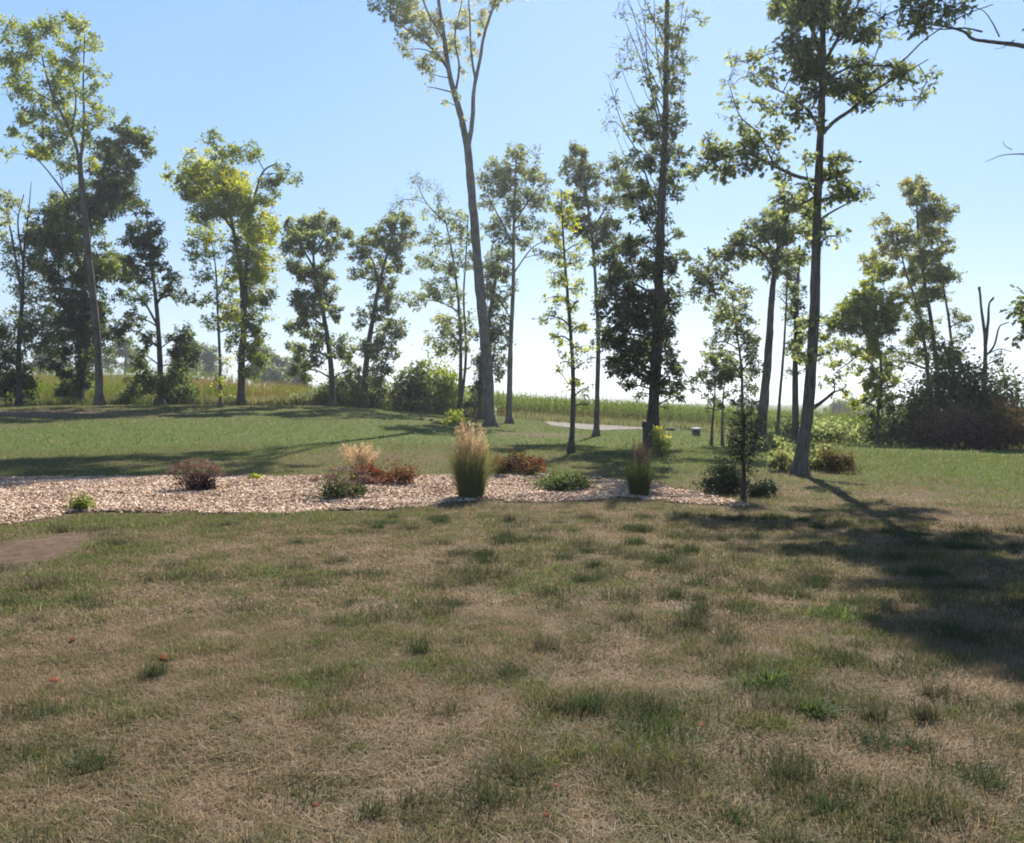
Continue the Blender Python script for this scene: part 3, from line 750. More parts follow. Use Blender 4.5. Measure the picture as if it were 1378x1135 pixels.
for b in [(850, 50, 22, 26, .22, .6, None, True), (870, 90, 20, 26, .25, .6, None, True), (842, 85, 20, 18, .2, .6, None, True), (868, 20, 26, 18, .2, .6, None, True), (828, 130, 16, 26, .12, .6, None, True), (820, 175, 12, 24, .12, .6, None, True), (838, 20, 16, 20, .15, .6, None, True), (885, 45, 10, 26, .2, .6, None, True), (915, 40, 10, 26, .15, .6, None, True)]: t.blob(*b)
for k in range(16):
    y0_ = 320 - k * 17; x0_ = 888 + k * .6; sgn = -1 if k % 4 else .45; ln_ = rng.uniform(70, 150)
    t.limb([(x0_, y0_), (x0_ + sgn * ln_ * .22, y0_ - ln_ * .42), (x0_ + sgn * ln_ * .42, y0_ - ln_)], 1.5, .5, sides=4, bend=.02, dy=rng.normal(0, 1))
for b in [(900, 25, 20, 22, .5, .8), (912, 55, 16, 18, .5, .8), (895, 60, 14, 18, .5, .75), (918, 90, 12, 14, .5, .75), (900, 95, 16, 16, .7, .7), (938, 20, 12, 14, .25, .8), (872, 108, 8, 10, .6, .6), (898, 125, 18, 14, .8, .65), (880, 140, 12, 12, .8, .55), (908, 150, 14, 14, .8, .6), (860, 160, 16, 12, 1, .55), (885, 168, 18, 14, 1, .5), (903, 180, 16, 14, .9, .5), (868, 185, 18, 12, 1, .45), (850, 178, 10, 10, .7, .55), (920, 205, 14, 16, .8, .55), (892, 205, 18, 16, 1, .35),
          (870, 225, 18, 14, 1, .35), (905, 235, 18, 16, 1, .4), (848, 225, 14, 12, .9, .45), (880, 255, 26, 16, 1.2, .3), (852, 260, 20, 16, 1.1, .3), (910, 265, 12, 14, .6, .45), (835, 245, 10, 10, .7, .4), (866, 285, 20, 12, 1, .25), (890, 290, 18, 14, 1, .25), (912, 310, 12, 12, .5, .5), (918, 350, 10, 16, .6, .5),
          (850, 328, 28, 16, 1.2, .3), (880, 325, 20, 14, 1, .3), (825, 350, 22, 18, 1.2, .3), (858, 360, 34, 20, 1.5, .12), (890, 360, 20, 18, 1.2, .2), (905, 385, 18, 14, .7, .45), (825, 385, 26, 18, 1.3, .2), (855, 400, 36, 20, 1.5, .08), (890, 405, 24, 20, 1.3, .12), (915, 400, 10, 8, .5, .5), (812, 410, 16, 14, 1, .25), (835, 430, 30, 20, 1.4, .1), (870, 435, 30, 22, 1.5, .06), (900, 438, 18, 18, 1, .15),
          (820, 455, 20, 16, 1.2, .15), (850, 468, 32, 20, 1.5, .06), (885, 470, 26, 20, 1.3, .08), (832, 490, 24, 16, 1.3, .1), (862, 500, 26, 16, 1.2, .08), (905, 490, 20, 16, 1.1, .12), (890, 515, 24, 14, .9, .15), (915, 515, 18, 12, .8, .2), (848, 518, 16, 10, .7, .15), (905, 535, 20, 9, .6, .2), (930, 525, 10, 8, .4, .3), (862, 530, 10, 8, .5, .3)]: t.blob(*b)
t.done()

# --- right hand trees
t = Tree((1021, 615), 30.5, BARK_GREY, LEAF['olive'], 'leaning bare-trunked tree with its leafy top drooping to the left, beside the nearest tall tree', LAWNT, leafpx=6, cover=2.1)
t.limb([(1020, 615), (1025, 570), (1030, 520), (1035, 460), (1038, 410), (1042, 370), (1050, 320), (1062, 285)], 15, 4, True, sides=11)
t.limb([(1044, 365), (1020, 335), (990, 330), (960, 350), (948, 372)], 5, 1.5); t.limb([(1046, 350), (1030, 320), (1018, 305)], 4, 1.4); t.limb([(1050, 330), (1075, 305), (1085, 300)], 4, 1.3)
for b in [(1062, 275, 22, 16, .9, .55), (1085, 285, 18, 16, .9, .6), (1050, 290, 20, 14, 1, .45), (1020, 302, 22, 14, 1, .4), (1035, 320, 26, 18, 1.4, .35), (1062, 312, 24, 18, 1.1, .5), (1090, 312, 18, 14, .8, .55), (1005, 322, 24, 14, 1.1, .35), (1052, 342, 22, 16, 1.3, .3), (985, 335, 22, 14, 1.1, .3), (1015, 345, 22, 12, 1, .3), (968, 345, 18, 12, 1, .3), (950, 358, 16, 12, 1, .3), (1078, 345, 18, 14, .8, .5), (945, 378, 14, 14, 1, .25), (965, 372, 16, 10, .9, .25), (985, 362, 14, 8, .8, .25), (938, 395, 9, 12, .8, .25), (958, 392, 12, 12, .9, .25), (932, 350, 10, 8, .6, .35), (1038, 365, 14, 10, 1, .3)]: t.blob(*b)
t.done()

t = Tree((1000, 602), 34, BARK_DARK, LEAF['olive'], 'small open-crowned tree under the drooping boughs, left of the leaning trunk', LAWNT, leafpx=5.5, cover=1.6)
t.limb([(1000, 602), (999, 550), (998, 500), (992, 450), (985, 400)], 5, 1.3, True)
t.limb([(995, 470), (1010, 450), (1018, 440)], 2, .9); t.limb([(993, 455), (972, 430), (960, 425)], 2, .9)
for b in [(985, 395, 22, 12, .9, .6), (968, 408, 20, 12, .8, .6), (1002, 408, 14, 12, .7, .55), (985, 425, 26, 12, .9, .55), (962, 432, 18, 10, .8, .5), (1012, 432, 12, 10, .6, .5), (985, 450, 26, 12, .9, .4), (962, 462, 18, 8, .7, .5), (1008, 462, 18, 14, 1, .35), (980, 475, 28, 10, .9, .4), (1012, 490, 16, 18, 1.1, .25), (990, 500, 20, 12, .8, .35), (1008, 520, 16, 16, 1, .25), (1015, 545, 12, 14, .9, .2), (995, 540, 12, 12, .6, .3)]: t.blob(*b)
t.done()

def sapling(base, pts, w, blobs, Y, lab):
    t = Tree(base, Y, BARK_GREY, LEAF['olive'], lab, 'thin saplings on the lawn', name='sapling', cat='sapling', leafpx=5, cover=1.9)
    t.limb(pts, w, 1.5, True)
    for b in blobs: t.blob(*b)
    t.done()

sapling((957, 598), [(957, 598), (959, 565), (962, 530), (962, 495)], 3.6, [(960, 490, 14, 12, 1, .4), (950, 502, 12, 12, 1, .35), (970, 506, 12, 12, 1, .3), (962, 518, 14, 8, 1, .3), (952, 538, 10, 7, .9, .4), (968, 542, 10, 6, .8, .4), (955, 550, 9, 5, .7, .4)], 34.2, 'thin sapling with a small ball of leaves, left one of a pair on the lawn')
sapling((972, 598), [(972, 598), (972, 560), (974, 525), (978, 500)], 3.6, [(980, 492, 16, 10, .9, .4), (974, 508, 12, 9, .9, .35), (985, 505, 12, 8, .8, .4), (975, 528, 10, 6, .7, .3)], 34.8, 'thin bare-stemmed sapling, right one of a pair on the lawn')
sapling((1045, 598), [(1045, 598), (1049, 540), (1054, 480), (1058, 410), (1060, 345)], 5, [(1060, 345, 10, 12, .8, .5), (1056, 365, 12, 12, .8, .4), (1062, 385, 12, 10, .8, .4), (1050, 400, 10, 8, .5, .4), (1062, 410, 8, 8, .6, .4)], 36, 'tall thin sapling leaning right beside the vine-covered dark trunk')

t = Tree((1071, 588), 41, BARK_DARK, LEAF['dark'], 'dark vine-covered trunk behind the nearest tall tree', LAWNT, cover=2.2)
t.limb([(1071, 588), (1070, 520), (1071, 450), (1073, 390), (1076, 330)], 9.5, 3, True)
for b in [(1075, 345, 12, 16, 1, .4), (1070, 370, 12, 14, 1, .3), (1078, 392, 10, 14, .9, .35), (1068, 420, 11, 18, 1.1, .2), (1074, 450, 10, 18, 1, .3), (1066, 470, 9, 16, 1, .2), (1074, 490, 9, 14, .8, .25), (1062, 500, 8, 10, .7, .3)]: t.blob(*b)
t.done()

t = Tree((1075, 641), 19.6, BARK_GREY, LEAF['olive'], 'nearest tall tree on the right, lobed leaves and a grey trunk curving at its foot', LAWNT, leafpx=9, cover=2.15, near=True)
t.limb([(1074, 641), (1080, 600), (1087, 555), (1092, 490), (1096, 420), (1098, 350), (1100, 270), (1104, 190), (1106, 140), (1107, 80), (1108, 10), (1108, -80), (1110, -170)], 16.5, 4, True, sides=14)
t.limb([(1105, 182), (1120, 166), (1143, 150), (1170, 128), (1205, 108), (1235, 92)], 6, 1.2, dy=-.5); t.limb([(1104, 175), (1090, 150), (1068, 128), (1040, 110), (1015, 88)], 4.5, 1, dy=.4); t.limb([(1101, 245), (1070, 236), (1042, 222), (1005, 205), (965, 215), (938, 228)], 5.5, 1.2, dy=.3)
t.limb([(1100, 262), (1085, 272), (1062, 280), (1040, 268)], 4, 1.2, dy=-.4); t.limb([(1098, 300), (1120, 285), (1150, 268), (1165, 250)], 3.6, 1, dy=.4); t.limb([(1089, 552), (1106, 541), (1123, 527)], 6, 3.5); t.limb([(1107, 90), (1135, 40), (1160, 0), (1180, -40)], 5, 1.5, dy=.5)
t.limb([(1107, 70), (1085, 30), (1060, -20), (1050, -60)], 5, 1.5, dy=-.5); t.limb([(1106, 110), (1150, 90), (1200, 92), (1235, 62), (1275, 38), (1310, 28)], 3.5, 1.1, dy=-.8); t.limb([(1042, 222), (1020, 180), (995, 155), (980, 110)], 2.6, .9)
t.limb([(1099, 270), (1088, 245), (1082, 210)], 2.5, .9)
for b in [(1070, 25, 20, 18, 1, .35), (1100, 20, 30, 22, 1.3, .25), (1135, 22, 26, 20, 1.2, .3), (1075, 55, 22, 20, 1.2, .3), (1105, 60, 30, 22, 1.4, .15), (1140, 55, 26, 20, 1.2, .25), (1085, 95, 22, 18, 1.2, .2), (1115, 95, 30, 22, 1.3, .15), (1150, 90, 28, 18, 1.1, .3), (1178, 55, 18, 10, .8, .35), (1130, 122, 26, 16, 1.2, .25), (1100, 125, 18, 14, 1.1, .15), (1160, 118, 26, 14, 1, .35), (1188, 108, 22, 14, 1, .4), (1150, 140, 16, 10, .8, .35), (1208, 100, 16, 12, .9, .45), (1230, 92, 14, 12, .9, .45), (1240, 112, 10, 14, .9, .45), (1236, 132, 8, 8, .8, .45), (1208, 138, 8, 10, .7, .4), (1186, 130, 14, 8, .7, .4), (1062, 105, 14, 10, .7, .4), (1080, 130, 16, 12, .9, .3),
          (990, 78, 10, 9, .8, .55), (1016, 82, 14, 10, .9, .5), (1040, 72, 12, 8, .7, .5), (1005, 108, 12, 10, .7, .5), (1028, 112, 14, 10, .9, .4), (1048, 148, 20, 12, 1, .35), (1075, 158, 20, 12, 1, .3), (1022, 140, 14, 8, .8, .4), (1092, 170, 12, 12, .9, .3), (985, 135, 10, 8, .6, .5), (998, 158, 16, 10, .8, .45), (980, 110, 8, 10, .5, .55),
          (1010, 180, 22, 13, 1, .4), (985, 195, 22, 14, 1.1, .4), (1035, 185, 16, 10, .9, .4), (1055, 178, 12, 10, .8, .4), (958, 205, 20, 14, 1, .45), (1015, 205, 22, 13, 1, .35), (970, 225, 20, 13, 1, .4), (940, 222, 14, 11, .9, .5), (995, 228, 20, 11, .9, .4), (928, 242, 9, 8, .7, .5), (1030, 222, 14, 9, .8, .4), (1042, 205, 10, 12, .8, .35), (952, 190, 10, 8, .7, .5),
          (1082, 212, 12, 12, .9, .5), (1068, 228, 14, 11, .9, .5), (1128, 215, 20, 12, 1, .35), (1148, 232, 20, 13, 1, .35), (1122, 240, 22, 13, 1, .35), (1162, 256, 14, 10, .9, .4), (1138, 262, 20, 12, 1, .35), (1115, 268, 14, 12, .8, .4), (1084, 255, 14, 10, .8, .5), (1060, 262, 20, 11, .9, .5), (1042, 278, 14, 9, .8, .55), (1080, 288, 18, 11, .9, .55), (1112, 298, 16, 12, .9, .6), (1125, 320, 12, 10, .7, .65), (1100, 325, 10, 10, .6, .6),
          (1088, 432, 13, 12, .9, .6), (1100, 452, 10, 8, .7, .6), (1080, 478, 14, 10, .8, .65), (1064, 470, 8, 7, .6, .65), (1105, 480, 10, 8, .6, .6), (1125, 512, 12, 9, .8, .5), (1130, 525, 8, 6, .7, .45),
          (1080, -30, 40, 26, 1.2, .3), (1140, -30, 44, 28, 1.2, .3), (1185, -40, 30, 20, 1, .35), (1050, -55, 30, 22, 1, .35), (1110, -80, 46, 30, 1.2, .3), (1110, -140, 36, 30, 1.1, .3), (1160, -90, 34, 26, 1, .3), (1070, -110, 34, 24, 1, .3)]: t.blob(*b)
for b in [(1150, -40, 46, 26, 2, .3, -1.6), (1110, -30, 50, 26, 2, .3, 1.5), (1200, -70, 44, 30, 1.8, .3, -2.2), (1090, -95, 50, 30, 2, .3, -2.0), (1140, -130, 44, 30, 2, .3, -1.0), (1190, -150, 40, 30, 1.6, .3, -2.6), (1060, -60, 40, 26, 1.6, .3, -1.2), (1240, -60, 36, 26, 1.6, .3, -1.4)]: t.blob(*b)
t.done()

t = Tree((1180, 588), 41, BARK_GREY, LEAF['bright'], 'light-leaved spreading tree left of the three-stemmed clump, boughs reaching left', LAWNT, cover=2.4)
t.limb([(1180, 590), (1182, 550), (1186, 510), (1182, 460), (1172, 410), (1178, 360)], 5, 1.3, True)
t.limb([(1182, 470), (1155, 440), (1125, 432), (1105, 440)], 3, 1); t.limb([(1186, 505), (1160, 480), (1140, 490), (1120, 505)], 2.6, .9)
for b in [(1150, 415, 30, 18, 1.1, .4), (1180, 430, 30, 18, 1, .4), (1125, 440, 22, 13, 1, .3), (1170, 470, 26, 14, .8, .5), (1185, 520, 26, 16, .8, .45), (1170, 380, 20, 12, .8, .5), (1190, 365, 16, 12, .8, .5), (1160, 400, 26, 14, 1, .4), (1190, 405, 22, 14, .9, .4), (1140, 418, 20, 12, 1, .4), (1170, 425, 26, 14, 1.1, .35), (1198, 430, 20, 14, .9, .4), (1120, 435, 18, 11, 1, .35), (1148, 445, 22, 12, 1.1, .4), (1180, 452, 20, 12, .8, .5), (1115, 452, 12, 9, .8, .4), (1135, 465, 18, 10, .9, .6), (1160, 470, 18, 10, .8, .6), (1182, 480, 16, 10, .7, .6), (1128, 488, 14, 8, .7, .65), (1152, 495, 16, 8, .7, .65), (1108, 472, 10, 7, .6, .6), (1128, 508, 10, 6, .5, .6), (1195, 505, 20, 14, .9, .4), (1165, 515, 16, 9, .6, .6), (1180, 530, 22, 12, .8, .45), (1160, 542, 18, 9, .7, .45), (1195, 545, 16, 12, .9, .35), (1148, 530, 12, 8, .4, .6), (1178, 560, 18, 9, .8, .3)]: t.blob(*b)
t.done()

t = Tree((1258, 590), 43, BARK_DARK, LEAF['pale'], 'three-stemmed tree with a pale olive narrow crown above dark bushes on the right', LAWNT, cover=2.3)
t.limb([(1252, 590), (1252, 540), (1245, 470), (1234, 410), (1220, 370), (1210, 330)], 7.5, 1.5, True); t.limb([(1266, 590), (1262, 520), (1254, 440), (1244, 380), (1236, 320), (1232, 240)], 8, 1.5, True); t.limb([(1280, 590), (1282, 520), (1278, 440), (1270, 390), (1264, 340)], 6.5, 1.5, True)
for b in [(1235, 255, 20, 18, .8, .5), (1250, 300, 28, 20, .8, .45), (1215, 325, 26, 20, .8, .55), (1200, 350, 26, 18, .8, .5), (1245, 360, 30, 20, .9, .4), (1265, 380, 22, 24, .8, .4), (1225, 400, 26, 18, .7, .4), (1233, 243, 14, 12, .9, .5), (1222, 258, 14, 10, .8, .5), (1245, 262, 12, 12, .8, .5), (1230, 278, 20, 12, .8, .5), (1248, 290, 16, 12, .7, .5), (1198, 295, 16, 10, .8, .65), (1212, 310, 18, 12, .8, .6), (1238, 312, 18, 12, .7, .45), (1265, 290, 14, 12, .7, .5), (1262, 315, 18, 14, .9, .5), (1188, 325, 18, 12, .8, .65), (1205, 338, 18, 12, .8, .55), (1228, 345, 18, 14, .8, .4), (1255, 342, 20, 14, .9, .45), (1276, 330, 14, 14, .8, .45), (1178, 345, 14, 10, .6, .6), (1195, 365, 18, 12, .7, .5), (1222, 378, 18, 12, .6, .4), (1258, 372, 20, 14, .8, .4), (1276, 362, 12, 14, .7, .4), (1240, 405, 18, 12, .6, .35), (1272, 395, 14, 12, .6, .4), (1205, 395, 14, 10, .5, .5), (1225, 425, 14, 10, .5, .4), (1258, 440, 24, 18, .7, .3), (1215, 450, 22, 20, .6, .35), (1245, 475, 30, 20, .8, .25), (1285, 440, 16, 24, .6, .3), (1200, 485, 22, 18, .7, .3), (1280, 480, 22, 18, .8, .2)]: t.blob(*b)
t.done()

t = Tree((1324, 590), 40, BARK_DARK, LEAF['dark'], 'dead bare snag with two broken upright tops at the right edge', LAWNT, name='dead_tree', cat='dead tree', cover=1.0)
t.limb([(1323, 590), (1325, 520), (1326, 460), (1321, 420), (1318, 386)], 8, 2.6, True)
t.limb([(1326, 465), (1330, 430), (1331, 410), (1337, 400)], 5, 2); t.limb([(1326, 480), (1338, 465), (1345, 440), (1358, 434)], 3, 1.4); t.limb([(1326, 478), (1345, 470), (1362, 474)], 2, .9); t.limb([(1331, 408), (1338, 402)], 2, 1); t.limb([(1318, 392), (1316, 387)], 2.4, 1)
for b in [(1335, 485, 10, 10, .7, .3)]: t.blob(*b)
t.done()

# the tree out of the picture on the right, its boughs hang into the top right corner
t = Tree((1560, 690), 12.5, BARK_GREY, LEAF['olive'], 'long bare bough with leafy tip reaching in at the top right corner', LAWNT, leafpx=11, cover=1.8, near=True)
t.limb([(1560, 700), (1562, 500), (1565, 300), (1570, 100), (1575, -100), (1580, -300), (1582, -480)], 42, 8, True, sides=14)
t.limb([(1568, 150), (1500, 105), (1440, 75), (1385, 58), (1345, 50), (1322, 43), (1312, 29), (1285, 18), (1250, 12), (1212, 16)], 12, .5, dy=.6); t.limb([(1322, 43), (1298, 37), (1268, 37), (1240, 30), (1222, 32)], 2.6, .5, dy=.2); t.limb([(1345, 50), (1335, 30), (1322, 14), (1300, 8)], 2, .5); t.limb([(1365, 54), (1350, 64), (1338, 66)], 1.6, .5); t.limb([(1570, 210), (1470, 220), (1400, 205), (1365, 202), (1346, 208)], 6, .6, dy=.4); t.limb([(1362, 202), (1352, 196), (1350, 190)], 1.2, .5); t.limb([(1572, 0), (1480, -60), (1380, -110), (1300, -150)], 12, 2)
t.limb([(1580, -150), (1680, -230), (1760, -270)], 12, 3)
for b in [(1205, 18, 16, 12, 1, .55), (1228, 26, 16, 13, 1.2, .5), (1250, 20, 18, 14, 1.2, .45), (1272, 22, 18, 12, 1.1, .4), (1290, 12, 14, 10, .9, .4), (1225, 5, 22, 10, 1, .5), (1265, 2, 26, 10, 1, .45), (1185, 25, 8, 6, .7, .55), (1395, 435, 22, 25, 1, .3), (1400, 400, 22, 20, 1, .3)]: t.blob(*b)
for b in [(1250, -60, 60, 35, 1.2, .4), (1330, -90, 70, 45, 1.2, .4), (1420, -120, 80, 60, 1.2, .4), (1500, -180, 100, 70, 1.2, .4), (1600, -250, 110, 80, 1.2, .4), (1480, -320, 110, 70, 1.2, .4), (1700, -260, 100, 80, 1.2, .4), (1590, -420, 110, 80, 1.2, .4), (1460, 20, 50, 30, 1.1, .4)]: t.blob(*b)
t.done()

# ------------------------------------------------------------------ wood chip bed and gravel drive
def sheet(name, poly_px, mat, lift, kind='structure', step=None, crown=0.0):
    """a ground sheet cut to an outline, a few millimetres above the lawn"""
    P = np.array([ground(*p)[:2] for p in poly_px])
    P = smooth_path(np.vstack([P, P[:1]]), 4)[:-1]
    x0, y0 = P.min(0); x1, y1 = P.max(0)
    nx = max(8, int((x1 - x0) / step)); ny = max(8, int((y1 - y0) / step))
    xs = np.linspace(x0, x1, nx); ys = np.linspace(y0, y1, ny)
    X, Y = np.meshgrid(xs, ys)
    jx = (fbm(X / .5, Y / .5, 7) - .5) * .5; jy = (fbm(X / .5 + 9, Y / .5, 8) - .5) * .5
    ins = inside(P, X + jx, Y + jy)
    Z = terrain(X, Y) + lift + crown * (fbm(X / .4, Y / .4, 9) - .2)
    i = np.arange(ny - 1)[:, None] * nx; k = np.arange(nx - 1)[None, :]
    f = np.stack([i + k, i + k + 1, i + nx + k + 1, i + nx + k], -1).reshape(-1, 4)
    ok = ins.ravel()[f].all(1)
    mb = MB(); mb.add(np.stack([X, Y, Z], -1).reshape(-1, 3), f[ok])
    o = mb.build(name, mat, smooth=True)
    return tag(o, kind=kind), P


M_BED = mat_plain('wood_mulch', (.22, .145, .095), (.44, .32, .23), 40, .95, .8)
M_CHIP = mat_leaf('wood_chip', [(0, (.15, .09, .055)), (.3, (.44, .30, .20)), (.65, (.63, .465, .335)), (1, (.74, .60, .47))], trans=.05, gloss=.01, jitter=.3)
M_GRAVEL = mat_plain('pale_gravel', (.13, .112, .092), (.26, .23, .20), 4, .95, .6)
bed, bedP = sheet('mulch_bed', BED, M_BED, .008, step=.09, crown=.012)
drive, _ = sheet('gravel_drive', DRIVE, M_GRAVEL, .03, step=.35)

n = 95000
x0, y0 = bedP.min(0); x1, y1 = bedP.max(0)
x = rng.uniform(x0, x1, n); y = rng.uniform(y0, y1, n)
jx = (fbm(x / .5, y / .5, 7) - .5) * .7; jy = (fbm(x / .5 + 9, y / .5, 8) - .5) * .7
k = inside(bedP, x + jx, y + jy); x, y = x[k], y[k]; n = len(x)
a = rng.random(n) * 2 * PI; tl = rng.normal(0, .35, n); L = .012 + .028 * rng.random(n) ** 1.5; Wd = .006 + .009 * rng.random(n)
ax = np.stack([np.cos(a) * np.cos(tl), np.sin(a) * np.cos(tl), np.sin(tl)], 1)
nr = unit(np.cross(ax, rng.normal(size=(n, 3))) * .7 + np.array([0, 0, 1.]))
sdv = unit(np.cross(nr, ax)); C = np.stack([x, y, terrain(x, y) + .014 + .012 * fbm(x / .4, y / .4, 9) + rng.random(n) * .014], 1)
big = rng.random(n) < .10; L = np.where(big, L * 1.7, L); Wd = np.where(big, Wd * 1.4, Wd)
tn = rng.random(n) * .85 + .5 * (fbm(x / .7, y / .5, 2) - .5) - .35 * (rng.random(n) < .12)
th = np.cross(ax, sdv) * .005
c4 = [C + ax * L[:, None] + sdv * Wd[:, None], C - ax * L[:, None] + sdv * Wd[:, None], C - ax * L[:, None] - sdv * Wd[:, None], C + ax * L[:, None] - sdv * Wd[:, None]]
Vc = np.stack([c + th for c in c4] + [c - th for c in c4], 1)
b = np.arange(n)[:, None] * 8
mb = MB()
for q in ([0, 1, 2, 3], [4, 7, 6, 5], [0, 4, 5, 1], [1, 5, 6, 2], [2, 6, 7, 3], [3, 7, 4, 0]):
    pass
fc = np.concatenate([b + np.array([q]) for q in ([0, 1, 2, 3], [0, 4, 5, 1], [1, 5, 6, 2], [2, 6, 7, 3], [3, 7, 4, 0])], 0)
mb.add(Vc.reshape(-1, 3), fc, np.tile(np.clip(tn, 0, 1), 5))
tag(mb.build('wood_chips', M_CHIP), kind='stuff')

# ------------------------------------------------------------------ shrubs, grasses and weeds
M_STEM = mat_plain('brown_stem', (.07, .045, .03), (.16, .11, .075), 20, .9, .2)
M_SEED = mat_leaf('dried_flower_heads', [(0, (.06, .034, .024)), (.5, (.15, .09, .062)), (1, (.28, .19, .14))], trans=.2, gloss=.02)
M_MAROON = mat_leaf('maroon_leaves', [(0, (.02, .012, .013)), (.5, (.075, .042, .034)), (.85, (.14, .085, .06)), (1, (.09, .12, .04))], trans=.3)
M_RED = mat_leaf('red_autumn_leaves', [(0, (.10, .012, .015)), (.35, (.24, .03, .03)), (.65, (.22, .09, .035)), (1, (.11, .12, .04))], trans=.4, tv=1.2)
M_ORANGE = mat_leaf('orange_brown_leaves', [(0, (.10, .04, .02)), (.4, (.17, .075, .035)), (.75, (.23, .125, .055)), (1, (.15, .13, .05))], trans=.4, tv=1.2)
M_REED = mat_leaf('reed_grass_blades', [(0, (.05, .075, .025)), (.5, (.115, .14, .05)), (.8, (.20, .20, .08)), (1, (.36, .31, .16))], trans=.45, tv=1.3)
M_PLUME = mat_leaf('straw_plumes', [(0, (.26, .18, .09)), (.5, (.56, .43, .25)), (1, (.74, .61, .40))], trans=.5, gloss=.01, tv=1.2)
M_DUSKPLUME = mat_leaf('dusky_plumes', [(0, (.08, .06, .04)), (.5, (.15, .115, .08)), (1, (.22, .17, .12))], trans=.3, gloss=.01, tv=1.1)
M_NEEDLE = mat_leaf('conifer_needles', [(0, (.010, .018, .010)), (.5, (.022, .038, .018)), (1, (.045, .07, .03))], trans=.15)


def shrub(name, cat, px, py, wpx, hpx, leafmat, label, group=None, cover=2.2, leafpx=4.0, tint=(.2, .7), stems=14, flat=False, base_px=None, Y=None, up=.4, lumps=None, clump=.26, gaps=.0):
    g = ground(px, py) if Y is None else on(at(px, py, Y)[0], Y)
    sc = g[1] / F
    root = empty(name, g, label, cat, group)
    Wm, Hm = wpx * sc / 2, hpx * sc
    st = MB(); lf = MB()
    nc = int(lumps or np.clip(wpx * hpx / 60, 16, 160))
    az = rng.random(nc) * 2 * PI; rr = rng.random(nc) ** .5; hh = rng.random(nc)
    top = np.sqrt(np.clip(1 - (rr * .95) ** 2, .05, 1)) * (.62 + .55 * rng.random(nc)) * (1 + .22 * np.sin(az * 2 + px) * rr)
    q = np.stack([rr * np.cos(az) * Wm, rr * np.sin(az) * Wm * .85, (hh ** .6) * top * Hm * .9 + Hm * .06], 1) + g
    q[:, 2] += terrain(q[:, 0], q[:, 1]) - g[2]
    for c in q[:: max(1, nc // max(stems, 1))]:
        b0 = g + np.array([(c[0] - g[0]) * .25, (c[1] - g[1]) * .25, -.03]); b0[2] += float(terrain(b0[0], b0[1])) - g[2]
        m = (b0 + c) / 2 + np.array([(c[0] - g[0]) * -.08, 0, .05 * Hm])
        tube(st, smooth_path([b0, m, c], 4), np.linspace(.006 + .006 * Hm, .003, 9), 4)
    size = leafpx * sc
    nl = int(cover * PI * Wm * Hm * 1.0 / (size ** 2 * .18))
    per = max(4, nl // nc); cr = clump * min(Wm, Hm) + .02
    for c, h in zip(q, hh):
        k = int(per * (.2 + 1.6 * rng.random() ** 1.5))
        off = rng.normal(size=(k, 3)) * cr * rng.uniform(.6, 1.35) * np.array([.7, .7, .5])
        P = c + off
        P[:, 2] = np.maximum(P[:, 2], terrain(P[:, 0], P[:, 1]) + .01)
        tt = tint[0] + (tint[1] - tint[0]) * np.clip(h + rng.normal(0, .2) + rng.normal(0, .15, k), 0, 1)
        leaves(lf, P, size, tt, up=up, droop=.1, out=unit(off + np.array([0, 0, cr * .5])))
    st.build('stems', M_STEM, root, smooth=True)
    lf.build('foliage', leafmat, root)
    return root, g, Wm, Hm


def flower_heads(root, g, Wm, Hm, n, size, mat, spread=1.0):
    hd = MB(); st = MB()
    az = rng.random(n) * 2 * PI; rr = (rng.random(n) ** .5) * spread
    tip = np.stack([rr * np.cos(az) * Wm, rr * np.sin(az) * Wm, Hm * (1.0 - .42 * rr ** 2) * (.85 + .25 * rng.random(n))], 1) + g
    for c in tip:
        b0 = g + np.array([(c[0] - g[0]) * .2, (c[1] - g[1]) * .2, 0.0])
        tube(st, smooth_path([b0, (b0 + c) / 2 + np.array([0, 0, .06 * Hm]), c], 3), .003, 3)
        k = 42
        off = rng.normal(size=(k, 3)) * size * np.array([.55, .55, .18])
        leaves(hd, c + off, size * .42, np.clip(rng.normal(.5, .2, k), 0, 1), up=1, droop=-.2)
    st.build('flower_stalks', M_STEM, root)
    hd.build('flower_heads', mat, root)


BEDG = 'plants growing in the wood chip bed'
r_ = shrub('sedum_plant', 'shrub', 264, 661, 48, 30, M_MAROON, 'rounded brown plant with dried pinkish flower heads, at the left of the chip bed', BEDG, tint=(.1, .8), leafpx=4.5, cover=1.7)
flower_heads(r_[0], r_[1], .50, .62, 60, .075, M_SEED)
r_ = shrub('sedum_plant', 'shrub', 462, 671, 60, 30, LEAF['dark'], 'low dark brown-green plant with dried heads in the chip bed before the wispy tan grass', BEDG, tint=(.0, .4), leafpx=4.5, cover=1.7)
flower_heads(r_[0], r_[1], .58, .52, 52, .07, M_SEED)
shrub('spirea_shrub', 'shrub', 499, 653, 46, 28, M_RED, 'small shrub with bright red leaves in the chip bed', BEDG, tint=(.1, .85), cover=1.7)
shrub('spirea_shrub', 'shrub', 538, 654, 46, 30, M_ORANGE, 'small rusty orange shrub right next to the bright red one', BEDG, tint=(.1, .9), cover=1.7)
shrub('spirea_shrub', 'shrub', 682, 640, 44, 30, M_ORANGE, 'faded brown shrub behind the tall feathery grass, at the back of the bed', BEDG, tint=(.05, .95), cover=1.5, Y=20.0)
shrub('spirea_shrub', 'shrub', 712, 642, 40, 26, M_RED, 'red and orange low shrub right of the faded brown one behind the bed', BEDG, tint=(.3, .95), cover=2.0, Y=19.4)
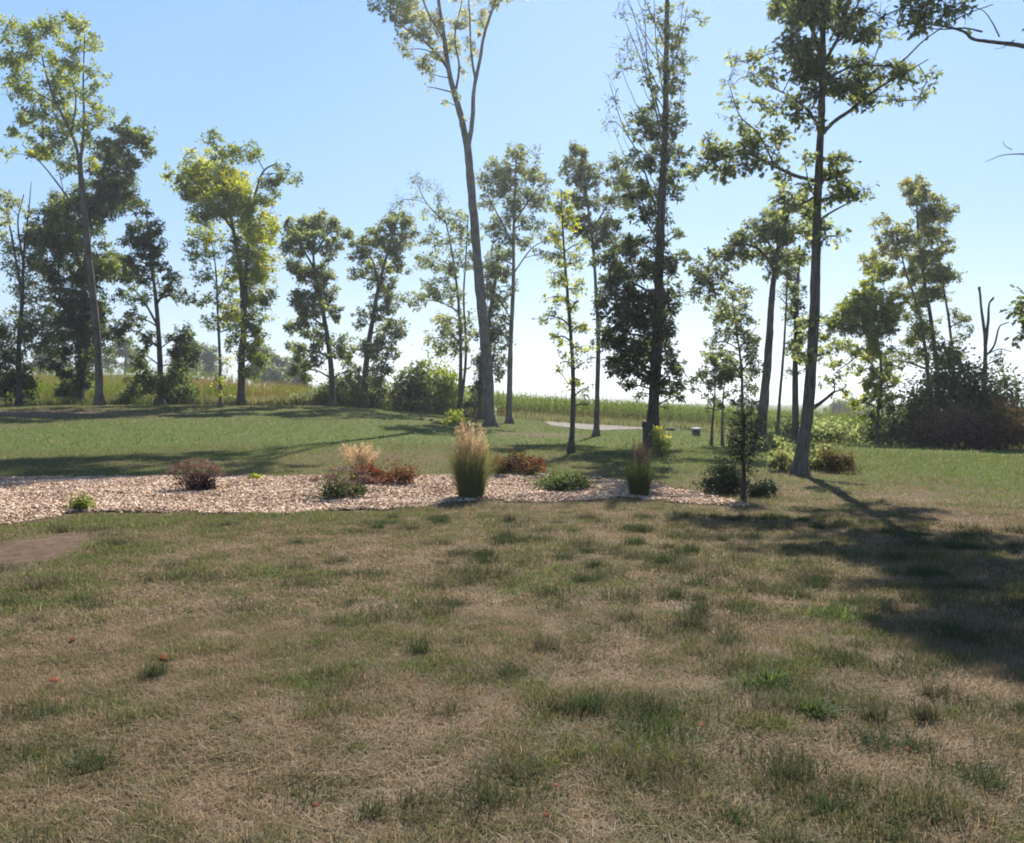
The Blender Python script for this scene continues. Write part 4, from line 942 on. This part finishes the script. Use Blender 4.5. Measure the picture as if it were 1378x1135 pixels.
shrub('spreading_shrub', 'shrub', 757, 660, 74, 25, LEAF['dark'], 'low spreading dark green shrub on the wood chips right of the tall feathery grass', BEDG, tint=(.1, .6), cover=2.6, lumps=70)
shrub('weed', 'weed', 112, 687, 32, 20, LEAF['bright'], 'bright green weed growing through the left end of the wood chips', BEDG, tint=(.0, .45), cover=2.0, stems=6, lumps=18)
shrub('weed', 'weed', 340, 646, 14, 8, LEAF['bright'], 'tiny green weed at the back edge of the wood chips', BEDG, tint=(.2, .6), cover=2.0, stems=4, lumps=8)
shrub('weed', 'weed', 776, 662, 36, 6, LEAF['olive'], 'flat creeping weed on the chips below the spreading shrub', BEDG, tint=(.2, .6), cover=1.4, stems=3, lumps=10) if False else None


def grass_clump(px, py, wpx, hpx, label, plumes, tint, group=BEDG, n=900, spread=.34, leafmat=None, Y=None, wid=.006, fill=.62, pl_n=90, pmat=None):
    g = ground(px, py) if Y is None else on(at(px, py, Y)[0], Y)
    sc = g[1] / F; Wm = wpx * sc / 2; Hm = hpx * sc
    root = empty('ornamental_grass', g, label, 'ornamental grass', group)
    mb = MB()
    az = rng.random(n) * 2 * PI; r = Wm * .62 * np.sqrt(rng.random(n))
    P = np.stack([g[0] + r * np.cos(az), g[1] + r * np.sin(az), np.full(n, g[2] - .02)], 1)
    h = Hm * fill * (.55 + .55 * rng.random(n))
    blades(mb, P, h, wid * (.7 + .6 * rng.random(n)), np.clip(rng.normal(tint, .16, n), 0, 1), lean=Wm / Hm * spread * 2.4, segs=5, curl=.85, az=az + rng.normal(0, .5, n))
    mb.build('leaf_blades', leafmat or M_REED, root)
    if plumes:
        st = MB(); pl = MB()
        for _ in range(pl_n):
            a = rng.random() * 2 * PI; q = rng.random() ** .6
            b0 = g + np.array([math.cos(a), math.sin(a), 0]) * Wm * .5 * q
            tp = g + np.array([math.cos(a) * Wm * q * .92, math.sin(a) * Wm * q * .92, Hm * (.68 + .34 * rng.random() ** 1.3) * (1 - .10 * q * q)])
            Q = smooth_path([b0, b0 * .45 + tp * .55 + np.array([0, 0, .02]) - np.array([math.cos(a), math.sin(a), 0]) * Wm * .06, tp], 6)
            tube(st, Q, .0022, 3)
            # plume: a slim feathery spindle of little scales along the top third
            k = 34
            i0 = int(len(Q) * .62); t = rng.random(k); idx = i0 + t * (len(Q) - 1 - i0)
            lo = np.floor(idx).astype(int); fr = (idx - lo)[:, None]; hi = np.minimum(lo + 1, len(Q) - 1)
            c = Q[lo] * (1 - fr) + Q[hi] * fr
            off = rng.normal(size=(k, 3)) * (.012 * np.sin(np.clip(t, .05, 1) * PI * .9 + .2))[:, None] * np.array([1, 1, .4])
            leaves(pl, c + off, .042, np.clip(rng.normal(.55, .2) + rng.normal(0, .1, k), 0, 1), up=.0, droop=-1.2, aspect=.22)
        st.build('stalks', M_PLUME, root); pl.build('plumes', pmat or M_PLUME, root)
    return root


grass_clump(634, 671, 54, 106, 'tall clump of feathery grass with straw-coloured plumes in the middle of the chip bed', True, .62, n=2000, pl_n=120, spread=.5, fill=.74)
grass_clump(486, 650, 66, 54, 'wispy tan grass clump behind the red shrub', True, .75, n=420, spread=.5, fill=.7, pl_n=120, Y=17.9, wid=.004)
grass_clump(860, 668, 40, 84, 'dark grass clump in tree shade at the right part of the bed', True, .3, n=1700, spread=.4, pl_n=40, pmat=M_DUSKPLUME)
shrub('juniper_shrub', 'shrub', 972, 663, 52, 40, M_NEEDLE, 'small dark bushy juniper left of the pine sapling', BEDG, tint=(.1, .9), cover=3, leafpx=3.6, up=.0)
shrub('juniper_shrub', 'shrub', 1024, 668, 36, 26, M_NEEDLE, 'low dark juniper just right of the pine sapling', BEDG, tint=(.1, .9), cover=2.2, leafpx=3.6, up=.0)

# dark pine sapling at the end of the bed
t = Tree((1000, 669), 14.9, BARK_DARK, M_NEEDLE, 'dark pine sapling with a bare lower stem at the right end of the bed', BEDG, name='pine_tree', cat='pine', leafpx=8, cover=2.7, droop=.1, aspect=.2)
t.limb([(1000, 669), (1001, 640), (1000, 610), (1002, 580), (1001, 555)], 6, 2, True)
for b in [(1000, 562, 12, 9, 1.2, .5), (992, 572, 12, 8, 1.2, .4), (1010, 570, 12, 8, 1.2, .4), (1000, 580, 18, 9, 1.4, .4), (988, 592, 13, 8, 1.3, .4), (1013, 590, 13, 8, 1.3, .4), (1000, 600, 15, 8, 1.3, .3), (1008, 612, 10, 7, 1, .4), (994, 618, 9, 7, .9, .4), (1002, 632, 7, 8, .8, .4), (998, 650, 6, 8, .7, .4)]: t.blob(*b)
t.done()

LT = 'weedy shrubs round the tree feet on the right'
shrub('weedy_shrub', 'shrub', 1056, 640, 42, 34, LEAF['pale'], 'yellowish weedy bush hugging the left of the nearest tall trunk', LT, tint=(.05, .6), cover=1.3, Y=20.6)
shrub('weedy_shrub', 'shrub', 1098, 640, 46, 36, LEAF['pale'], 'yellow-green weedy bush close on the right of the nearest tall trunk', LT, tint=(.05, .6), cover=1.4, Y=20.8)
shrub('weedy_shrub', 'shrub', 1126, 641, 38, 38, LEAF['autumn'], 'rusty yellow bush second to the right of the nearest tall trunk', LT, tint=(.45, 1), cover=1.7, Y=20.2)
shrub('weedy_shrub', 'shrub', 1040, 612, 56, 22, LEAF['olive'], 'low green bush behind the nearest tall trunk, at the foot of the leaning one', LT, tint=(.3, .8), cover=1.6, Y=29)
shrub('weedy_shrub', 'shrub', 888, 625, 24, 44, LEAF['bright'], 'upright yellow-green weed right of the big dark trunk', LT, tint=(.5, 1), cover=1.1, Y=26, lumps=30)
shrub('weedy_shrub', 'shrub', 612, 588, 34, 22, LEAF['bright'], 'light green weed patch left of the tall forked trunk', LT, tint=(.3, .7), cover=1.0, Y=46)
M_WEED = mat_leaf('weed_blades', [(0, (.05, .065, .028)), (.5, (.08, .115, .038)), (1, (.13, .165, .055))], trans=.5, gloss=.015, tv=1.5)
for (px, py, wq, hq, tm, n, lab) in [(1120, 832, 84, 34, .7, 900, 'widest bright green weed tuft on the dry lawn, near the tree shade'), (1034, 920, 70, 44, .55, 900, 'bright green weed tuft left of the darker one on the dry lawn'), (1094, 964, 66, 44, .35, 1000, 'darker green weed tuft right of the paler one on the dry lawn'),
                        (482, 1010, 40, 16, .6, 260, 'small flat green weed rosette in the dry grass near the front'), (1282, 966, 44, 16, .6, 260, 'flat green weed beside the bare earth on the dry lawn'), (1010, 824, 44, 20, .4, 320, 'small grey-green weed tuft left of the widest bright one')]:
    g = ground(px, py); sc = g[1] / F; mb = MB()
    x = g[0] + rng.normal(0, .36, n) * wq * sc; y = g[1] + rng.normal(0, .28, n) * wq * sc * .8
    dd = np.hypot(x - g[0], y - g[1]) / (wq * sc * .5)
    hgt = hq * sc * .75 * (.25 + .7 * rng.random(n) ** 1.6) * np.exp(-dd ** 2 * .55) * (.35 + 1.1 * vnoise(x / .07, y / .07, 3))
    blades(mb, np.stack([x, y, terrain(x, y) - .005], 1), hgt, .008 * (.5 + .9 * rng.random(n)), np.clip(tm - .05 + .02 + rng.normal(0, .28, n), 0, 1), lean=.9, segs=3)
    tag(mb.build('lawn_weed', M_WEED, origin=g), lab, 'weed', 'weeds in the dry lawn')

# ------------------------------------------------------------------ bushes along the field edge
EDGE = 'bushes along the edge of the field'
for (px, wq, hq, Y, m, lab, tn) in [
    (552, 52, 76, 61, 'dark', 'round dark green bush left of the thin airy tree', (.1, .75)),
    (592, 62, 84, 64, 'bright', 'large light green bush behind the thin airy tree', (.2, .7)),
    (456, 60, 36, 63, 'dark', 'dark low bush at the foot of the curved trunk', (.1, .6)),
    (498, 46, 50, 62.5, 'dark', 'dark bush at the foot of the right-leaning trunk', (.05, .55)),
    (412, 50, 20, 63, 'olive', 'low bush left of the curved trunk, in front of the field', (.1, .6)),
    (238, 46, 62, 62, 'dark', 'dark bush right of the drooping dark tree', (.05, .5)),
    (182, 30, 40, 63, 'dark', 'small dark bush left of the drooping dark tree', (.05, .5)),
    (98, 36, 50, 65, 'dark', 'dark bush behind the tallest trunk on the left', (.05, .4)),
    (14, 50, 70, 60, 'dark', 'big dark bush at the left edge of the picture', (.05, .5)),
    (312, 30, 14, 63, 'olive', 'low green bush at the foot of the broad yellow-green tree', (.2, .7)),
    (640, 56, 40, 64, 'olive', 'low bush behind the tall forked trunk', (.2, .6))]:
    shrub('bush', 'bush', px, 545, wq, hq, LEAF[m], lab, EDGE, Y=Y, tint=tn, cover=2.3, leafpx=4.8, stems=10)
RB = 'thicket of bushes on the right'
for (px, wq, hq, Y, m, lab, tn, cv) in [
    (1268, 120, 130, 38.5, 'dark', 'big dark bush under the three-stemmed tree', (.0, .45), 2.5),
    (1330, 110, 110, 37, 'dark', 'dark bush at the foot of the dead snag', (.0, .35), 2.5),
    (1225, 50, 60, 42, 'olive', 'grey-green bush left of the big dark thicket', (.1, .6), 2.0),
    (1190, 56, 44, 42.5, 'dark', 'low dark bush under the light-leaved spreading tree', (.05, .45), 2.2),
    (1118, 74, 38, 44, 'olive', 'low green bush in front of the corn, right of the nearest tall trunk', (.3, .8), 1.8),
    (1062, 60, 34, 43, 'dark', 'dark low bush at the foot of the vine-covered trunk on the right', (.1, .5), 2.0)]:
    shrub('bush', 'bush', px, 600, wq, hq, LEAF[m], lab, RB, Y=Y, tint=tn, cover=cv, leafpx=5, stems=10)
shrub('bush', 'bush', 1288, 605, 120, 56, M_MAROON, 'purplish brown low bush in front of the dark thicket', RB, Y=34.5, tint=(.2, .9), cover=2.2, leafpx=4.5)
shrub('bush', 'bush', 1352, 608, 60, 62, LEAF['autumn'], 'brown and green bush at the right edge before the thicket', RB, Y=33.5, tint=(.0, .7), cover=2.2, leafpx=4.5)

# tall weeds that fringe the mown grass
mb = MB(); lf = MB()
n = 26000
u = rng.uniform(-.72, -.02, n); Yw = rng.uniform(61.5, 66.5, n); x = u * Yw
g0 = terrain(x, Yw)
hh = (.30 + .75 * fbm(x / 2.5, Yw / 2.5, 4)) * (.6 + .6 * rng.random(n))
blades(mb, np.stack([x, Yw, g0], 1), hh, .05 + .03 * rng.random(n), np.clip(.55 + (fbm(x / 4, Yw / 2, 2) - .5) * 1.2 + rng.normal(0, .15, n), 0, 1), lean=.4, segs=2)
n = 12000
u = rng.uniform(.0, .62, n); Yw = rng.uniform(0, 6, n) + np.interp(u, [0, .2, .35, .62], [74, 68, 52, 40]); x = u * Yw
blades(mb, np.stack([x, Yw, terrain(x, Yw)], 1), .3 + .5 * rng.random(n), .05 + .03 * rng.random(n), np.clip(rng.normal(.6, .2, n), 0, 1), lean=.4, segs=2)
tag(mb.build('field_edge_grass', M_REED), kind='stuff')

# ------------------------------------------------------------------ corn
M_CORN = mat_leaf('corn_leaves', [(0, (.18, .085, .045)), (.25, (.235, .135, .065)), (.5, (.18, .18, .042)), (.75, (.135, .19, .03)), (1, (.10, .165, .024))], trans=.5, gloss=.0, jitter=.15, tv=1.3)


def corn_template(seed, nleaf=9):
    r = np.random.default_rng(seed)
    v = []; f = []; t = []
    def strip(pts, w):
        b = len(v)
        for p, s, ww in zip(pts[0], pts[1], w):
            v.append(p - s * ww); v.append(p + s * ww)
        for k in range(len(w) - 1):
            f.append([b + 2 * k, b + 2 * k + 1, b + 2 * k + 3, b + 2 * k + 2])
    Ht = 2.3
    a = r.random() * PI
    sx = np.array([math.cos(a), math.sin(a), 0])
    for s in (sx, np.array([-sx[1], sx[0], 0])):
        strip(([np.array([0, 0, 0.]), np.array([0, 0, Ht * .95])], [s, s]), [.016, .008]); t.append(.35)
    for i in range(nleaf):
        h = .25 + (Ht * .86 - .25) * i / (nleaf - 1)
        az = a + (i % 2) * PI + r.normal(0, .35)
        d = np.array([math.cos(az), math.sin(az), 0]); s = np.array([-d[1], d[0], 0])
        L = .72 * (1 - .35 * abs(i / (nleaf - 1) - .5)) * r.uniform(.8, 1.15); rise = r.uniform(.45, .9)
        q = [np.array([0, 0, h]) + d * L * k + np.array([0, 0, L * (rise * k - 1.15 * k * k)]) for k in (0, .38, .72, 1)]
        if i <= 2: q = [np.array([0, 0, h]) + d * L * .5 * k - np.array([0, 0, L * .4 * k]) for k in (0, .35, .7, 1)]
        strip((q, [s] * 4), [.03, .045, .03, .004]); t += [np.clip(h / Ht * 1.15 - .12, 0, 1)] * 3
    for i in range(4):
        az = r.random() * 2 * PI; d = np.array([math.cos(az), math.sin(az), 0]) * .10
        strip(([np.array([0, 0, Ht * .93]), np.array([0, 0, Ht * 1.06]) + d], [np.array([-d[1], d[0], 0]) * 10] * 2), [.006, .004]); t.append(.3)
    return np.array(v), np.array(f), np.array(t)


TPL = [corn_template(s, nl) for s, nl in ((1, 9), (2, 8), (3, 9), (4, 10), (5, 8), (6, 9))]


def plant_corn(mb, x, y, green, sc=1.0):
    which = rng.integers(0, len(TPL), len(x))
    z = terrain(x, y)
    for w_, (v, f, t) in enumerate(TPL):
        k = which == w_; n = k.sum()
        if n == 0: continue
        a = rng.normal(0, .5, n); s = (sc * (.86 + .26 * rng.random(n)))[:, None]
        X = (v[None, :, 0] * np.cos(a)[:, None] - v[None, :, 1] * np.sin(a)[:, None]) * s + x[k][:, None]
        Yv = (v[None, :, 0] * np.sin(a)[:, None] + v[None, :, 1] * np.cos(a)[:, None]) * s + y[k][:, None]
        Z = v[None, :, 2] * s + z[k][:, None]
        ff = (np.arange(n)[:, None, None] * len(v) + f[None]).reshape(-1, 4)
        tt = np.clip(t[None, :] * .75 + (green[k][:, None] - .5) * .9 + .12 + rng.normal(0, .08, (n, 1)), 0, 1)
        mb.add(np.stack([X, Yv, Z], -1).reshape(-1, 3), ff, tt.ravel())


mb = MB()
# right hand field: rows run away from the viewer
rows = []
for depth, xstep, ystep in ((0, .28, .75), (6, .5, 1.6), (22, .9, 4.0)):
    n_r = {0: 8, 6: 10, 22: 14}[depth]
    for r in range(n_r):
        xs = np.arange(-8, 46, xstep); xs = xs + rng.normal(0, .06, len(xs))
        front = np.interp(xs, [-8, 0, 18, 24, 35, 46], [80, 80, 80, 72, 56, 50])
        rows.append(np.stack([xs, front + depth + r * ystep + rng.normal(0, .08, len(xs))], 1))
R_ = np.concatenate(rows)
g_ = .68 + (fbm(R_[:, 0] / 9, R_[:, 1] / 9, 3) - .5) * .8
plant_corn(mb, R_[:, 0], R_[:, 1], g_)
# left hand field: climbs the slope
rows = []
for d0, d1, xstep, ystep, s_ in ((70, 76, .32, .76, 1.0), (76, 100, .62, 1.5, 1.05), (100, 150, 1.1, 2.6, 1.15)):
    for yy in np.arange(d0, d1, ystep):
        xs = np.arange(-yy * .74, -yy * .10, xstep); xs = xs + rng.normal(0, .12, len(xs))
        rows.append(np.stack([xs, yy + rng.normal(0, .2, len(xs))], 1))
R_ = np.concatenate(rows)
g_ = .56 + (fbm(R_[:, 0] / 10, R_[:, 1] / 8, 6) - .5) * 2.2 + .25 * sstep(90, 130, R_[:, 1]) - .55 * np.exp(-((R_[:, 0] / R_[:, 1] + .30) / .1) ** 2) * np.exp(-((R_[:, 1] - 80) / 16) ** 2)
plant_corn(mb, R_[:, 0], R_[:, 1], np.clip(g_, 0, 1), .74)
tag(mb.build('corn_field', M_CORN), kind='stuff')

# ------------------------------------------------------------------ trees far off on the hill
FAR = 'far trees beyond the hill field'
for (px, Yf, top, wq, lab) in [(168, 175, 452, 46, 'far dark tree on the hill seen behind the drooping tree'), (252, 180, 452, 40, 'far round tree on the hill between the drooping tree and the slender one'), (276, 190, 462, 44, 'far tree on the hill just left of the slender young tree'), (352, 170, 460, 40, 'far tree on the hill right of the broad yellow-green tree'),
                          (374, 165, 476, 30, 'smallest far tree on the hill, next to the grey-green crown'), (60, 185, 462, 60, 'far wide tree on the hill behind the left edge trees'), (400, 180, 478, 40, 'far low tree on the hill behind the curved trunk')]:
    t = Tree((px, 490), Yf, BARK_DARK, LEAF['olive'], lab, FAR, cover=2.2, leafpx=4.2)
    bx, by = project(t.p0)
    h = by - top
    t.limb([(px, by), (px + 1, by - h * .4), (px, by - h * .75)], 4, 1.5, True, sides=6)
    for dx, dyy, r1, r2 in [(-.30, .40, .28, .20), (.28, .38, .30, .20), (0, .55, .34, .2), (-.18, .70, .28, .18), (.2, .72, .26, .18), (0, .86, .24, .14), (0, .28, .36, .16)]:
        t.blob(px + dx * wq, by - dyy * h, r1 * wq, r2 * h, 1.2, .35)
    t.done()
for (px, lab) in [(1150, 'tiny far tree on the horizon left of the light-leaved tree'), (1128, 'tiny far tree on the horizon above the corn'), (948, 'tiny far tree on the horizon right of the big dark trunk'), (745, 'tiny far tree on the horizon left of the young yellow-green tree')][:2]:
    t = Tree((px, 560), 190, BARK_DARK, LEAF['olive'], lab, 'far trees on the flat horizon', cover=2.2, leafpx=3.5)
    bx, by = project(t.p0)
    t.limb([(px, by), (px, by - 14)], 2, 1, True, sides=5)
    for dx, dyy in ((-9, 18), (8, 17), (0, 24), (0, 15)): t.blob(px + dx, by - dyy, 11, 8, 1.2, .4)
    t.done()

# ------------------------------------------------------------------ small things by the drive
M_DARKPLASTIC = mat_plain('dark_painted_metal', (.015, .015, .016), (.035, .035, .035), 30, .5, .1)
M_WHITE = mat_plain('off_white_lid', (.5, .5, .48), (.7, .7, .68), 30, .5, .05)
M_STONE = mat_plain('dark_stone', (.05, .047, .043), (.14, .13, .12), 9, .9, .6)
M_PALESTONE = mat_plain('pale_stone', (.40, .38, .35), (.62, .60, .56), 9, .9, .6)


def lathe(mb, c, prof, sides=20):
    prof = np.array(prof); a = np.linspace(0, 2 * PI, sides, endpoint=False)
    V = np.stack([c[0] + prof[:, :1] * np.cos(a), c[1] + prof[:, :1] * np.sin(a), c[2] + np.repeat(prof[:, 1:], sides, 1)], -1)
    n = len(prof); i = np.arange(n - 1)[:, None] * sides; k = np.arange(sides)[None, :]; k2 = (k + 1) % sides
    mb.add(V.reshape(-1, 3), np.stack([i + k, i + k2, i + sides + k2, i + sides + k], -1).reshape(-1, 4))


def stone(px, py, wpx, mat, lab, flat=.65, Y=None):
    g = ground(px, py); r = wpx * g[1] / F / 2
    mb = MB(); th = np.linspace(0, PI, 9); ph = np.linspace(0, 2 * PI, 14, endpoint=False)
    T, P = np.meshgrid(th, ph, indexing='ij')
    k = 1 + .35 * (fbm(T * 1.5 + px, P * 1.2, 3) - .5)
    k[:, :] = k; k[0] = k[0].mean(); k[-1] = k[-1].mean()
    V = np.stack([np.sin(T) * np.cos(P) * k * r, np.sin(T) * np.sin(P) * k * r * .8, np.cos(T) * k * r * flat + r * flat * .6], -1).reshape(-1, 3) + g
    i = np.arange(8)[:, None] * 14; q = np.arange(14)[None, :]; q2 = (q + 1) % 14
    mb.add(V, np.stack([i + q, i + 14 + q, i + 14 + q2, i + q2], -1).reshape(-1, 4))
    return tag(mb.build('stone', mat, origin=g, smooth=True), lab, 'stone', 'stones on the lawn by the field')


stone(567, 566, 7, M_STONE, 'small dark stone on the lawn left of the tall forked trunk', Y=50)
stone(580, 567, 6, M_STONE, 'smaller dark stone on the lawn beside a pale one')
stone(584, 582, 4, M_PALESTONE, 'small pale stone on the shaded lawn left of the tall forked trunk')
stone(902, 580, 14, M_STONE, 'flat dark stone on the lawn between the big dark trunk and the bin', flat=.4)
g = on(at(937, 581, 52)[0], 52.0); root = empty('bin', g, 'dark round bin with a pale lid on the lawn before the corn', 'bin')
sc = g[1] / F
mb = MB(); lathe(mb, g, [(0, 0), (5.2 * sc, 0), (5.4 * sc, .5 * sc), (5.9 * sc, 9 * sc), (6.1 * sc, 9.4 * sc), (0, 9.4 * sc)]); mb.build('body', M_DARKPLASTIC, root)
mb = MB(); lathe(mb, g + np.array([0, 0, 9.5 * sc]), [(6.4 * sc, 0), (6.4 * sc, 1.2 * sc), (5.2 * sc, 2.2 * sc), (1 * sc, 2.6 * sc), (1 * sc, 3.2 * sc), (0, 3.2 * sc)]); mb.build('lid', M_WHITE, root, smooth=False)
g = on(at(867, 598, 33.5)[0], 33.5); root = empty('post', g, 'short dark post with a small hood just left of the big dark trunk', 'post')
sc = g[1] / F
mb = MB(); lathe(mb, g, [(0, -.1), (2.2 * sc, -.1), (2.2 * sc, 24 * sc), (0, 24 * sc)], 10); mb.build('shaft', M_DARKPLASTIC, root)
mb = MB(); lathe(mb, g + np.array([0, 0, 24 * sc]), [(0, 0), (3.6 * sc, 0), (3.8 * sc, 5 * sc), (2.6 * sc, 8 * sc), (0, 9 * sc)], 12); mb.build('hood', M_DARKPLASTIC, root)

# a few dry leaves lying on the lawn
M_DRYLEAF = mat_plain('dry_red_brown_leaf', (.10, .028, .012), (.20, .07, .03), 30, .85, .2)
for (px, py, r, lab) in [(98, 872, 11, 'dry red leaf standing on edge in the grass at the left'), (72, 927, 14, 'larger dry brown leaf near the left edge of the lawn'), (220, 897, 15, 'flat rust-coloured leaf right of the upright red one'), (425, 1100, 10, 'orange dry leaf in the grass at the bottom of the picture'),
                    (735, 1114, 10, 'orange leaf at the very bottom near the middle'), (748, 1073, 8, 'small brown leaf just above the bottom orange one'), (1222, 1024, 9, 'yellow-orange leaf on the dry grass before the bare earth'), (944, 990, 8, 'small yellow leaf between the dark grass tufts')]:
    g = ground(px, py); g[2] += .03; s_ = r * g[1] / F
    a0 = rng.random() * 2 * PI
    out = [(0, -.5), (.28, -.42), (.2, -.15), (.5, -.05), (.28, .12), (.34, .36), (.1, .3), (0, .6), (-.1, .3), (-.34, .36), (-.28, .12), (-.5, -.05), (-.2, -.15), (-.28, -.42)]
    V = np.array([(0, 0, 0)] + [(x_, y_, .25 * abs(x_) + .12 * y_) for x_, y_ in out]) * s_
    tilt = rng.uniform(.1, .6)
    V = np.stack([V[:, 0] * math.cos(a0) - V[:, 1] * math.sin(a0), V[:, 0] * math.sin(a0) + V[:, 1] * math.cos(a0), V[:, 2]], 1)
    V[:, 2] += V[:, 1] * tilt + .02
    mb = MB(); mb.add(V + g, [[0, i + 1, (i + 1) % 14 + 1] for i in range(14)])
    o = mb.build('fallen_leaf', M_DRYLEAF, origin=g)
    md = o.modifiers.new('thickness', 'SOLIDIFY'); md.thickness = .0012
    tag(o, lab, 'leaf', 'dry leaves lying on the lawn')
#@@NEXT@@

# ------------------------------------------------------------------ volume added for the veil of sun glare: thin haze
m, nt, out = new_mat('glare_veil')
pv = N_(nt, 'ShaderNodeVolumePrincipled', inp={'Density': 0.0005, 'Anisotropy': 0.6, 'Color': (.90, .95, 1.0, 1)})
nt.links.new(pv.outputs[0], out.inputs['Volume'])
mb = MB(); q = 2600.0
mb.add([(sx_ * q, sy_ * q, z_) for z_ in (-9.0, 42.0) for sx_, sy_ in ((-1, -1), (1, -1), (1, 1), (-1, 1))], [[3, 2, 1, 0], [4, 5, 6, 7], [0, 1, 5, 4], [1, 2, 6, 5], [2, 3, 7, 6], [3, 0, 4, 7]])
tag(mb.build('glare_haze', m), kind='stuff')
